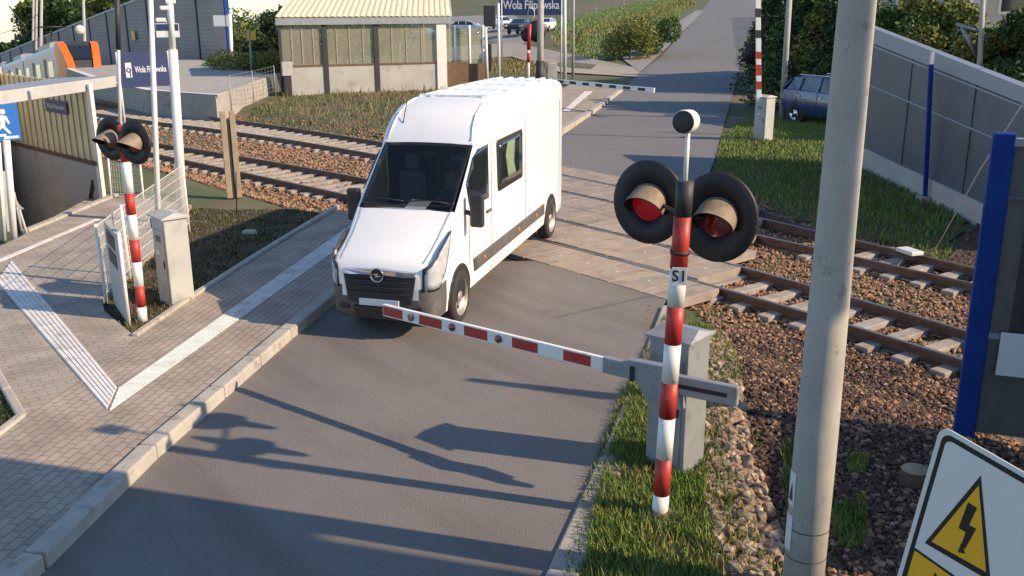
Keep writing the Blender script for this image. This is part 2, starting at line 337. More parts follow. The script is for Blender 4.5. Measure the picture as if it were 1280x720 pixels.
# kerbstones beside the pavement
def kerbs(name, line, w, z, side, L=.9, m='kerb'):
    """one mesh of kerbstones butted end to end along a line"""
    mb = MB(); pts = [line[0]]; acc = 0
    segs = []
    for a, b in zip(line, line[1:]):
        d = (b-a); n = max(1, round(d.length/L))
        for k in range(n): segs.append((a.lerp(b, k/n), a.lerp(b, (k+1)/n)))
    for a, b in segs:
        d = (b-a).normalized(); s = Vector((-d.y, d.x, 0))*side; e = d*.006
        q = [a+e, b-e, b-e+s*w, a+e+s*w]
        zz = z+max(0, tz(a.x, a.y)+.04)
        mb.prism(q, zz-.25, zz)
    return tag(mb.build(name, M[m], bev=.02), kind='structure')
kerbs('kerb', pav, .16, .125, -1, 1.15)
kerbs('kerb', [at(715,720)-Vector((-1.6,2.4,0))*1.2]+[p+Vector((.0,.0,0)) for p in (Redge[2],Redge[3],Redge[4],Redge[5])], .22, .03, -1, 1.4, 'concrete')
kerbs('kerb', [at(174,431), at(240,384), at(330,324), at(425,264)], .09, .125, 1, .9)
kerbs('kerb', [at(-60,420), at(0,470), at(36,532)], .09, .12, -1, .9); kerbs('kerb', [at(36,532), at(-50,600)], .09, .12, -1, .9)
kerbs('kerb', [at(38,297), at(150,250)], .14, .13, 1, .9)
# tactile strips: ribbed white guide lines
def tactile(a, b, w, side):
    mb = MB(); d = (b-a).normalized(); s = Vector((-d.y, d.x, 0))*side; L = (b-a).length
    mb.box((a+b)/2+s*w/2+Vector((0,0,.103)), (L, w, .006), (d, s, Vector((0,0,1))))
    n = 6
    for k in range(n):
        c = (a+b)/2+s*(w*(k+.5)/n)+Vector((0,0,.108)); mb.box(c, (L, w/n*.55, .010), (d, s, Vector((0,0,1))))
    return tag(mb.build('tactile_strip', M['tactile']), kind='structure')
def tactile4(a0, a1, b0, b1, n=6):
    a0, a1, b0, b1 = [at(*p, .1) for p in (a0, a1, b0, b1)]; mb = MB()
    mb.prism([a0, a1, b1, b0], .100, .105)
    for k in range(n):
        f0_, f1_ = (k+.2)/n, (k+.75)/n; mb.prism([a0.lerp(b0, f0_), a1.lerp(b1, f0_), a1.lerp(b1, f1_), a0.lerp(b0, f1_)], .104, .112)
    return tag(mb.build('tactile_strip', M['tactile']), kind='structure')
tactile4((137,514),(452,290),(149,485),(436,283)); tactile4((-4,352),(133,512),(15,326),(146,484))
tag(MB().box((at(-5,328,.1)+at(122,274,.1))/2+Vector((0,0,.004)), ((at(-5,328,.1)-at(122,274,.1)).length, .10, .008), ((at(122,274,.1)-at(-5,328,.1)).normalized(), Vector((0,0,1)).cross((at(122,274,.1)-at(-5,328,.1)).normalized()), Vector((0,0,1)))).build('tactile_strip', M['tactile']), kind='structure')
# ------------------------------------------------------------------ tracks
RC = [(0,-.005,-.105,4.13), (0,-.002,-.043,3.088), (0,-.009,-.043,1.291), (0,-.009,.007,.141)]
import itertools
def fitc(i):
    pts = [[(274,149),(475,171),(708,229),(770,240),(935,260),(1043.5,288),(1095.5,304),(1225,342)],[(189,152),(281,164),(470,187),(705,248),(772,263),(935,282),(1042,308),(1092,323.5),(1224,362)],
      [(192,179),(281,191),(449,221.5),(695,277),(793,297),(906,328),(1037,362),(1086,377),(1180,406),(1218,417)],[(232,201.5),(284,209),(447,247.5),(667,298),(837,340),(887,357),(940,371),(1032,397.5),(1084,413),(1180,441),(1210,452)]][i]
    import numpy as np
    g = [at(*p) for p in pts]; w = [1/(p-CAM).dot(fw) for p in g]
    return np.polyfit([p.x for p in g], [p.y for p in g], 3, w=w)
CF = [fitc(i) for i in range(4)]
def ry(i, x):
    c = CF[i]
    def f(t): return ((c[0]*t+c[1])*t+c[2])*t+c[3]
    lo = [-24, -23, -20, -17][i]
    if x < lo:
        s = (f(lo+1)-f(lo-1))/2*.7; return f(lo)+s*(x-lo) + (.004 if i < 2 else .004)*(x-lo)**2*(1 if i < 2 else 1)*.6
    if x > 6: s = (f(6.1)-f(5.9))/.2; return f(6)+s*(x-6)
    return f(x)
def lerp(a, b, t): return a+(b-a)*t
PX0, PX1 = -8.2, 1.35     # the crossing panels run between these
SLP = []
def track(ia, ib, label):
    t = thing('railway_track', label, 'railway track', (0, lerp(ry(ia,0), ry(ib,0), .5), -.15))
    x0, x1, st = -44, 9.5, .5
    for i in (ia, ib):
        mb = MB(); n = int((x1-x0)/st); prof = [(-.055,-.15),(-.06,-.135),(-.012,-.115),(-.012,-.05),(-.034,-.038),(-.034,-.004),(.034,-.004),(.034,-.038),(.012,-.05),(.012,-.115),(.06,-.135),(.055,-.15)]
        vs = []
        for k in range(n+1):
            x = x0+k*st; y = ry(i, x); z = min(0, tz(x, 12)+.03) if x < -38 else 0
            for a, b in prof: vs.append((x, y+a, z+b+.004))
        m = len(prof); fs = [(k*m+j, k*m+(j+1) % m, (k+1)*m+(j+1) % m, (k+1)*m+j) for k in range(n) for j in range(m)]
        mb.add(vs, fs); r_ = mb.build('rail', M['steel'], t)
        mb = MB(); mb.ribbon([(x0+k*st, ry(i, x0+k*st)-.028, (min(0, tz(x0+k*st, 12)+.03) if x0+k*st < -38 else 0)+.003) for k in range(n+1)], [(x0+k*st, ry(i, x0+k*st)+.028, (min(0, tz(x0+k*st, 12)+.03) if x0+k*st < -38 else 0)+.003) for k in range(n+1)])
        mb.build('running_surface', M['railtop'], r_)
    cnt = 0; x = -30.
    while x < 8.5 and cnt < 100:
        if not (PX0+.4 < x < PX1-.3):
            ya, yb = ry(ib, x), ry(ia, x); c = (ya+yb)/2; ex = (yb-ya)*.5+.28
            ax = Vector(((ry(ia, x+.3)+ry(ib, x+.3)-ry(ia, x-.3)-ry(ib, x-.3))/1.2, 0, 0)).x
            X = Vector((1, ax, 0)).normalized(); Y = Vector((-X.y, X.x, 0))
            mb = MB(); mb.box((x, c, -.155), (.19, ex*2, .10), (X, Y, Vector((0,0,1)))); SLP.append((x, c, ex, ax))
            mb.build('sleeper', M['sleeper'], t, bev=.015); cnt += 1
        x += .48
    return t
track(2, 3, 'near railway track, the one closer to the raised barrier arm and the van')
track(0, 1, 'far railway track, the one beside the platform and the grassy bank')
# concrete crossing panels
pm = {}
def panel(x0, x1, y0f, y1f):
    q = [(x0+.012, y0f(x0)), (x1-.012, y0f(x1)), (x1-.012, y1f(x1)), (x0+.012, y1f(x0))]
    q = [(a, b) for a, b in q]
    mb = MB(); mb.prism(q, -.12, .012+random.uniform(-.003, .003))
    o = mb.build('concrete_slab', M['panel'], bev=.008)
    c = sum((Vector((a, b, 0)) for a, b in q), Vector())/4
    b_ = MB().lathe((c.x, c.y, .013), Vector((0,0,1)), [(.0,.006),(.024,.005),(.03,0)], 8).build('lifting_bolt', M['light_grey'], None); b_.parent = o
    tag(o, 'worn tan concrete slab with a centre bolt, one of those paving the level crossing', 'crossing slab', 'concrete slabs of the level crossing')
g = .07
rows_ = [(lambda x: ry(3,x)-.98, lambda x: ry(3,x)-g), (lambda x: ry(3,x)+g, lambda x: ry(2,x)-g), (lambda x: ry(2,x)+g, lambda x: ry(2,x)+(ry(1,x)-ry(2,x))*.5-.008),
         (lambda x: ry(2,x)+(ry(1,x)-ry(2,x))*.5+.008, lambda x: ry(1,x)-g), (lambda x: ry(1,x)+g, lambda x: ry(0,x)-g), (lambda x: ry(0,x)+g, lambda x: ry(0,x)+.85)]
ends = [(1.72, -3.4), (1.22, -4.2), (.75, -5.2), (.1, -6.2), (-.6, -7.2), (-1.4, -8.2)]
for (a, b), (xr, xl) in zip(rows_, ends):
    x = xr
    while x > xl:
        panel(x-.60, x, a, b); x -= .60
tag(MB().prism([(-8.6,5.2),(-1.4,5.2),(2.0,-1.3),(-3.6,-1.2)], -.3, -.06).build('crossing_bed', M['dark']), kind='structure')

# ------------------------------------------------------------------ ballast, stones, grass
def poly_area_pts(poly, n, dens=None):
    x0 = min(p[0] for p in poly); x1 = max(p[0] for p in poly); y0 = min(p[1] for p in poly); y1 = max(p[1] for p in poly)
    out = []; tries = 0
    while len(out) < n and tries < n*40:
        tries += 1; x = random.uniform(x0, x1); y = random.uniform(y0, y1)
        if not inpoly(x, y, poly): continue
        if dens and random.random() > dens(x, y): continue
        out.append((x, y))
    return out
ICO = None
def stones(name, poly, n, s0, s1, m, zf, label_=None, dens=None, avoid=True):
    bm = bmesh.new(); bmesh.ops.create_icosphere(bm, subdivisions=1, radius=1); base = [v.co.copy() for v in bm.verts]; faces = [[v.index for v in f.verts] for f in bm.faces]; bm.free()
    vars_ = []
    for k in range(8):
        vars_.append([v*random.uniform(.62, 1.1) for v in base])
    mb = MB(); mb.raw = True
    for x, y in poly_area_pts(poly, n, dens):
        if avoid and -1.6 < y < 5.6 and (any(abs(y-ry(i, x)) < .075 for i in range(4)) or (random.random() < .93 and any(abs(x-q[0]+q[3]*(y-q[1])) < .12 and abs(y-q[1]) < q[2] for q in SLP if abs(x-q[0]) < .6))): continue
        s = random.uniform(s0, s1); rot = Matrix.Rotation(random.uniform(0, 6.28), 3, 'Z') @ Matrix.Rotation(random.uniform(0, 6.28), 3, 'X')
        sc = Vector((1, random.uniform(.6, 1), random.uniform(.5, .85))); c = Vector((x, y, zf(x, y)+s*.25))
        mb.add([c+rot @ Vector((v.x*sc.x, v.y*sc.y, v.z*sc.z))*s for v in random.choice(vars_)], faces)
    o = mb.build(name, m); return tag(o, kind='stuff')
def P(*l): return [(p.x, p.y) for p in (at(*q) for q in l)]
def sheet(name, poly, m, dz, step=.25, amp=.03, fr=3):
    """bumpy sheet a little above the land"""
    x0 = min(p[0] for p in poly); x1 = max(p[0] for p in poly); y0 = min(p[1] for p in poly); y1 = max(p[1] for p in poly)
    nx = max(2, min(220, int((x1-x0)/step))); ny = max(2, min(160, int((y1-y0)/step))); mb = MB(); vs = []; fs = []
    for j in range(ny+1):
        for i in range(nx+1):
            x = x0+(x1-x0)*i/nx; y = y0+(y1-y0)*j/ny; vs.append((x, y, tz(x, y)+dz+amp*noise.noise(Vector((x*fr, y*fr, 1)))))
    for j in range(ny):
        for i in range(nx):
            cx, cy = x0+(x1-x0)*(i+.5)/nx, y0+(y1-y0)*(j+.5)/ny
            if inpoly(cx, cy, poly): a = j*(nx+1)+i; fs.append((a, a+1, a+nx+2, a+nx+1))
    mb.add(vs, fs, True); return tag(mb.build(name, m), kind='structure')
# track bed
bedL = [(-34,-3.2),(-20,-2.9),(-14,-2.15),(-9,-1.75),(-4.6,-1.35),(-4.2,5.6),(-9,6.0),(-15,6.1),(-24,5.6),(-34,4.6)]
bedR = [(1.2,-.2),(2.2,-.75),(2.9,-1.35),(4.2,-2.5),(5.3,-3.6),(6.4,-5.3),(7.6,-7),(9.5,-6),(9.5,3.2),(5,3.8),(2.2,4.9),(-.6,5.6),(-2.2,6.0),(-4,6.2),(-2.2,4.4)]
sheet('ballast_bed', bedL, M['ballast'], .0, .25, .025, 4); sheet('ballast_bed', bedR, M['ballast'], .0, .12, .025, 4)
def zb(x, y): return tz(x, y)+.012
def gauge_low(x, y): return zb(x, y)-.01
stones('ballast_stones', bedL, 15000, .035, .06, M['stone_l'], zb, dens=lambda x, y: .35 if x < -18 else 1)
stones('ballast_stones', bedR, 15000, .024, .045, M['stone_l'], zb, dens=lambda x, y: 1 if y > -1 or random.random() < .25 else .35)
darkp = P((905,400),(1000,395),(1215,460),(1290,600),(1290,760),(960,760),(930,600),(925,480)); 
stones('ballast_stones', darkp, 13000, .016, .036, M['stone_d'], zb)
rockp = P((868,400),(905,405),(925,480),(935,560),(955,620),(1000,760),(905,760),(880,600),(872,500))
stones('ballast_stones', rockp, 1150, .035, .088, M['stone_g'], lambda x, y: zb(x, y)+.02)
stones('ballast_stones', P((893,225),(935,250),(1050,290),(1170,325),(1235,270),(1235,345),(1100,300),(935,262)), 4500, .025, .05, M['stone_d'], lambda x, y: tz(x, y)+.03)
def blades(name, poly, n, h0, h1, m, wd=.010, zf=tz, dens=None, lean=.5, kind='stuff'):
    mb = MB(); mb.raw = True
    for x, y in poly_area_pts(poly, n, dens):
        h = random.uniform(h0, h1); a = random.uniform(0, 6.28); b = random.uniform(0, 6.28); z = zf(x, y)
        w = Vector((math.cos(a), math.sin(a), 0))*wd*random.uniform(.6, 1.3); l = Vector((math.cos(b), math.sin(b), 0))*h*random.uniform(.1, lean)
        p = Vector((x, y, z-.01)); q = p+Vector((0,0,h*.6))+l*.4; r_ = p+Vector((0,0,h*.95))+l
        mb.add([p-w, p+w, q+w*.7, q-w*.7, r_], [(0,1,2,3), (3,2,4)])
    return tag(mb.build(name, m), kind=kind)
def along(line, w, n, name, m, s0, s1):
    mb_pts = []
    poly = [(p.x-w*.6, p.y) for p in line]+[(p.x+w*.6, p.y) for p in line[::-1]]; return stones(name, poly, n, s0, s1, m, lambda x, y: .0, avoid=False)
along([p+Vector((-.10,-.05,0)) for p in Redge[1:6]], .14, 900, 'grit', M['stone_g'], .004, .012)
along([p+Vector((.07,.05,0)) for p in Ledge[1:6]], .10, 500, 'grit', M['stone_d'], .004, .010)
verge = P((838,402),(868,395),(905,405),(925,470),(905,560),(930,640),(1000,760),(722,760),(742,640),(765,560),(790,490))
gp = [(p[0], p[1]) for p in verge]
sheet('lawn', gp, M['lawn'], .045, .1, .02)
zg = lambda x, y: tz(x, y)+.045
rk = rockp
blades('grass', gp, 26000, .05, .13, M['blade'], .006, zg, dens=lambda x, y: .10 if inpoly(x, y, rk) else (1 if noise.noise(Vector((x*2.2, y*2.2, 3))) > -.22 else .25))
blades('grass', gp, 5000, .05, .12, M['weed'], .005, zg); blades('dry_grass', gp, 4500, .03, .10, M['straw'], .006, zg)
edge = P((722,760),(742,640),(765,560),(790,490),(838,402),(830,398),(778,490),(750,560),(722,640),(696,760))
blades('grass', edge, 500, .03, .09, M['weed'], .006, lambda x, y: .02); blades('grass', edge, 700, .03, .09, M['blade'], .006, lambda x, y: .02)
bank = P((896,196),(903,172),(930,150),(1052,148),(1052,225),(1110,190),(1220,240),(1185,318),(1100,292),(1050,282),(960,252),(925,235),(893,215))
sheet('lawn', bank, M['lawn'], .03, .3, .03)
blades('dry_grass', bank, 4000, .05, .15, M['straw'], .012, lambda x, y: tz(x, y)+.03); blades('grass', bank, 22000, .05, .14, M['blade'], .013, lambda x, y: tz(x, y)+.03)
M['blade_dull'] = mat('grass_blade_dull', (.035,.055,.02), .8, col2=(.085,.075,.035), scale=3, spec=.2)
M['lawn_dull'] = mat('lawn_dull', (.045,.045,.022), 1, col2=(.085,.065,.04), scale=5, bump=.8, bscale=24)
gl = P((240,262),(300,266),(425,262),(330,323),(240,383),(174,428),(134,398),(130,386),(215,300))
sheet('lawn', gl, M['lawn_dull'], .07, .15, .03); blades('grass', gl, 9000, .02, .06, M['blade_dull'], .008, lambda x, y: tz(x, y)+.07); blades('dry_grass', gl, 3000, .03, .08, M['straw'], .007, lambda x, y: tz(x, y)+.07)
gl2 = P((-60,424),(0,474),(33,532),(-50,596)); sheet('lawn', gl2, M['lawn'], .10, .15, .02); blades('grass', gl2, 2500, .03, .08, M['blade_dull'], .007, lambda x, y: tz(x, y)+.1)
M['blade_dull'] = M['blade_dull']; wd = P((300,149),(345,122),(400,118),(560,110),(620,150),(500,175),(470,166))
sheet('rough_ground', wd, M['earth'], .03, .5, .05); blades('weeds', wd, 3500, .05, .18, M['weed'], .016, tz); blades('weeds', wd, 3500, .04, .16, M['blade_dull'], .02, tz); blades('weeds', wd, 1800, .1, .45, M['straw'], .012, tz)
for q, n_ in ((P((975,560),(1000,545),(1010,620),(985,660)), 700), (P((1040,640),(1080,620),(1085,680),(1045,690)), 700), (P((1062,570),(1085,568),(1085,590),(1062,592)), 160), (P((890,560),(950,600),(960,720),(890,700)), 500)):
    blades('grass_tuft', q, n_, .05, .13, M['blade'], .006, zb)
def weedland(poly_px, n, h0, h1, m, wd_):
    pts = [land(*p) for p in poly_px]; pl = [(p.x, p.y) for p in pts]; blades('weeds', pl, n, h0, h1, M[m], wd_, tz)
weedland([(690,30),(790,5),(868,-5),(850,22),(800,60),(772,78),(700,66)], 14000, .1, .3, 'blade', .05)
weedland([(690,50),(790,20),(868,-5),(870,8),(800,30),(700,62)], 2500, .2, .5, 'weed', .05)
weedland([(600,72),(690,80),(700,98),(600,92)], 2500, .1, .3, 'weed', .03)
weedland([(292,60),(345,64),(350,84),(292,90)], 3500, .3, .9, 'weed', .04)
weedland([(290,30),(380,26),(345,52),(290,52)], 2500, .3, .7, 'blade', .05)
exec_later = []
UP = Vector((0,0,1))
# ------------------------------------------------------------------ generic builders
def wallseg(mb, a, b, z0, z1, th, out=0):
    """upright slab between two ground points"""
    d = Vector((b.x-a.x, b.y-a.y, 0)); L = d.length; d.normalize(); n = Vector((-d.y, d.x, 0))
    q = [(a.x-n.x*th/2, a.y-n.y*th/2), (b.x-n.x*th/2, b.y-n.y*th/2), (b.x+n.x*th/2, b.y+n.y*th/2), (a.x+n.x*th/2, a.y+n.y*th/2)]
    mb.prism([(x+n.x*out, y+n.y*out) for x, y in q], z0, z1); return mb
def text(s, c, U, V, h, m, parent, name='lettering', ext=.002, spacing=1.0, bold=.0, fit=None):
    cu = bpy.data.curves.new('t', 'FONT'); cu.body = s; cu.size = h*1.4; cu.align_x = 'CENTER'; cu.align_y = 'CENTER'; cu.extrude = ext; cu.space_character = spacing; cu.offset = bold; cu.resolution_u = 3
    o = bpy.data.objects.new('t', cu); COL.objects.link(o); bpy.context.view_layer.update()
    me = bpy.data.meshes.new_from_object(o.evaluated_get(bpy.context.evaluated_depsgraph_get())); bpy.data.objects.remove(o)
    if fit:
        wd_ = max(v.co.x for v in me.vertices)-min(v.co.x for v in me.vertices); me.transform(Matrix.Diagonal((fit/wd_, 1, 1, 1)))
    N = U.cross(V).normalized(); Mx = Matrix((U.normalized(), V.normalized(), N)).transposed()
    me.transform(Matrix.Translation(c) @ Mx.to_4x4()); me.materials.clear(); me.materials.append(m)
    o = bpy.data.objects.new(name, me); COL.objects.link(o)
    if parent:
        o.parent = parent
        o.matrix_parent_inverse = (Matrix.Translation(-parent.location) if parent.type == 'EMPTY' else Matrix.Identity(4))
    return o
def stripes(t, base, top, r, segs, n=14):
    """painted bands along a post; each band is one part"""
    z = 0; L = (top-base).length; d = (top-base)/L
    for m, l0, l1 in segs:
        MB().tube([base+d*l0, base+d*l1], r, n).build('painted_band', M[m], t)

# ------------------------------------------------------------------ van
VT = thing('panel_van', 'white high-roof panel van stopped on the crossing behind the lowered barrier arm', 'van', (.085, -3.80, 0))
VT.rotation_euler = (0, 0, -.962)
WBASE, HW, HT = 4.59, .635, 2.526
ST = [ # x, mid half width, top half width, bottom z, top z, corner
 (.885,.46,.43,.40,.80,.06),(.86,.545,.50,.30,.865,.07),(.80,.60,.54,.24,.925,.08),(.68,.628,.555,.22,.975,.08),(.45,.635,.565,.22,1.085,.08),(.22,.638,.58,.24,1.22,.07),(.03,.64,.605,.26,1.367,.06),
 (-.22,.638,.600,.26,1.575,.05),(-.50,.637,.59,.26,1.81,.05),(-.77,.636,.575,.26,2.035,.06),(-.84,.636,.56,.26,2.13,.09),(-.95,.636,.545,.26,2.25,.12),(-1.12,.636,.53,.26,2.37,.14),(-1.35,.636,.52,.26,2.46,.15),(-1.7,.636,.52,.26,2.51,.15),
 (-2.6,.636,.52,.26,2.526,.15),(-3.6,.636,.52,.26,2.526,.15),(-4.6,.635,.52,.26,2.525,.15),(-5.25,.628,.51,.28,2.515,.16),(-5.46,.615,.50,.30,2.49,.18),(-5.50,.58,.46,.34,2.44,.18)]
def vstat(x):
    if x >= ST[0][0]: return ST[0]
    for a, b in zip(ST, ST[1:]):
        if b[0] <= x <= a[0]:
            t = (a[0]-x)/(a[0]-b[0]); return tuple(a[i]+(b[i]-a[i])*t for i in range(6))
    return ST[-1]
def vy_at(x, z):
    _, wm, wt, zb_, zt, c = vstat(x); z1 = .85; zc = zt-c
    if z < .45: w = wm-.02*((.45-z)/.2)
    else: w = wm
    if z > z1 and zc > z1+.05: t = min(1, (z-z1)/(zc-z1)); w = wm+(wt+c*.75-wm)*t**1.5 if wt+c*.75 < wm else wm
    return w
def vprof(s):
    x, wm, wt, zb_, zt, c = s; pts = [(0, zb_), (wm*.8, zb_)]; zc = zt-c; zs = [zb_+.05, (zb_+.58)/2+.03, .58]
    zs += [.58+(zc-.58)*(k/10) for k in range(1, 11)]
    for z in zs: pts.append((vy_at(x, z), z))
    y0 = vy_at(x, zc)
    for k in range(1, 6):
        a = k/5*math.pi/2; pts.append((wt+(y0-wt)*math.cos(a), zc+(c-.012)*math.sin(a)))
    cr_ = .030*min(1, max(0, (x-.03)/.3)) if x < .7 else .022; pts.append((wt*.5, zt+.004+cr_*.7)); pts.append((0, zt+.008+cr_)); return pts
def vbody():
    rows = []
    dense = []
    for a, b in zip(ST, ST[1:]):
        n = max(1, int((a[0]-b[0])/.22))
        for k in range(n): dense.append(tuple(a[i]+(b[i]-a[i])*k/n for i in range(6)))
    dense.append(ST[-1]); W_ = MB(); D_ = MB()
    for s in dense:
        h = vprof(s); rows.append([(s[0], y, z) for y, z in h]+[(s[0], -y, z) for y, z in h[-2:0:-1]])
    n = len(rows[0]); allv = [p for r_ in rows for p in r_]
    wf, df = [], []
    for i in range(len(rows)-1):
        for k in range(n):
            f = (i*n+k, i*n+(k+1) % n, (i+1)*n+(k+1) % n, (i+1)*n+k)
            c = sum((Vector(allv[j]) for j in f), Vector())/4
            if -.76 < c.x < -.0 and c.z > vstat(c.x)[4]-.045 and abs(c.y) < .555: continue
            (df if (c.z < .66 and c.x > .36) or c.z < .27 else wf).append(f)
    # caps: strips between left and right
    h = len(vprof(ST[0]))
    for r_, sgn in ((0, .018), (len(rows)-1, -.01)):
        o = r_*n
        for k in range(h-1):
            a, b = o+k, o+k+1; ka = (n-k) % n; kb = (n-k-1) % n
            c0_, c1_ = len(allv), len(allv)+1
            allv += [(allv[a][0]+sgn, 0, allv[a][2]), (allv[b][0]+sgn, 0, allv[b][2])]
            tgt = df if (r_ == 0 and (allv[a][2]+allv[b][2])/2 < .5) else wf
            for q in ((a, b, c1_, c0_), (o+ka, c0_, c1_, o+kb)):
                if len(set(q)) > 2: tgt.append(q)
    for nm, fs, m in (('body', wf, 'van'), ('bumper', df, 'bumper')):
        used = sorted({i for f in fs for i in f}); mp = {u: i for i, u in enumerate(used)}
        mb = MB(); mb.add([allv[u] for u in used], [tuple(mp[i] for i in f) for f in fs], True)
        o = local(mb.build(nm, M[m]), VT)
        o.modifiers.new('e', 'EDGE_SPLIT').split_angle = R(38)
    return
vbody()
def vpart(mb, name, m, parent=None, bev=0):
    o = mb.build(name, M[m] if isinstance(m, str) else m, bev=bev); return local(o, parent or VT)
def sidepatch(poly, side, off, nx=10, name='x', m='dark', th=.0, parent=None):
    """patch following the side of the body. poly in (x,z)"""
    x0 = min(p[0] for p in poly); x1 = max(p[0] for p in poly); z0 = min(p[1] for p in poly); z1 = max(p[1] for p in poly)
    # clip polygon into columns
    bm = bmesh.new(); vs = [bm.verts.new((p[0], 0, p[1])) for p in poly]; bm.faces.new(vs)
    for k in range(1, nx):
        bmesh.ops.bisect_plane(bm, geom=bm.verts[:]+bm.edges[:]+bm.faces[:], plane_co=(x0+(x1-x0)*k/nx, 0, 0), plane_no=(1,0,0))
    for k in range(1, 8):
        bmesh.ops.bisect_plane(bm, geom=bm.verts[:]+bm.edges[:]+bm.faces[:], plane_co=(0, 0, z0+(z1-z0)*k/8), plane_no=(0,0,1))
    mb = MB(); bm.verts.index_update()
    vv = [(v.co.x, side*(vy_at(v.co.x, v.co.z)+off), v.co.z) for v in bm.verts]
    mb.add(vv, [[v.index for v in f.verts] for f in bm.faces], True); bm.free()
    o = vpart(mb, name, m, parent)
    s = o.modifiers.new('s', 'SOLIDIFY'); s.thickness = max(.004, th); s.offset = 0
    return o
# windscreen
def ws(u, v, off=0):
    x = .0+(-.75)*v; y = u*(.585+(.545-.585)*v); z = 1.395+(2.02-1.395)*v
    return Vector((x+off*.64+.03*(1-u*u), y, z+off*.77+.012*(1-u*u)))
mb = MB(); n = 12; vs = []; 
for j in range(n+1):
    for i in range(n+1):
        u = -1+2*i/n; v = j/n
        vs.append(ws(u, v+.02*(u*u-1)*(1 if v < .5 else 0), .018))
mb.add(vs, [(j*(n+1)+i, j*(n+1)+i+1, (j+1)*(n+1)+i+1, (j+1)*(n+1)+i) for j in range(n) for i in range(n)], True)
M['wglass'] = glassmat('windscreen_glass', (.012,.018,.028), .30, .04)
wsO = vpart(mb, 'windscreen', 'wglass'); s = wsO.modifiers.new('s', 'SOLIDIFY'); s.thickness = .01
for u0, u1 in ((-.95, -.05), (.0, .9)):   # wipers
    vpart(MB().tube([ws(u0, .03, .035), ws((u0+u1)/2, .06, .04), ws(u1, .035, .035)], .008, 6), 'wiper', 'black', wsO)
side = [(.04,.8),(.04,1.37),(-.74,2.02),(-1.30,2.36),(-1.30,.8)]
lin = MB()
for y in (-.555, .555): lin.add([(x, y, z) for x, z in side], [(0,1,2,3,4)])
lin.add([(-1.30,-.555,.8),(-1.30,.555,.8),(-1.30,.555,2.36),(-1.30,-.555,2.36),(.04,-.555,.8),(.04,.555,.8),(.04,.555,1.37),(.04,-.555,1.37),(-.78,-.555,2.02),(-.78,.555,2.02)], [(0,1,2,3),(4,5,6,7),(0,1,5,4),(3,2,9,8)])
cabl = vpart(lin, 'cab_lining', 'dark')
vpart(MB().box((-.17,0,1.16), (.42,1.10,.34)), 'dashboard', 'bumper', cabl, bev=.05)
for y in (-.30, .02, .33):
    st = vpart(MB().box((-1.02,y,1.30), (.16,.30,.62)), 'seat', 'seat', bev=.06) if False else None
M['seat'] = mat('seat_cloth', (.16,.17,.20), .9, col2=(.22,.23,.26), scale=8)
for y in (-.31, .31):
    st = vpart(MB().box((-.98,y,1.32), (.16,.36,.66)), 'seat', 'seat', bev=.06)
    vpart(MB().box((-1.0,y,1.77), (.10,.20,.20)), 'headrest', 'seat', st, bev=.04)
vpart(MB().lathe((-.50,.31,1.42), Vector((-.75,0,.66)), [(.155,-.012),(.17,0),(.155,.012),(.14,0),(.155,-.012)], 24), 'steering_wheel', 'black')
vpart(MB().add([(-.06,-.06,1.35),(-.06,.20,1.35),(-.24,.22,1.41),(-.24,-.03,1.43)], [(0,1,2,3)]), 'paper', 'plate', cabl)
vpart(MB().box((-.70,0,1.90), (.04,.20,.07)), 'interior_mirror', 'black', wsO, bev=.02)
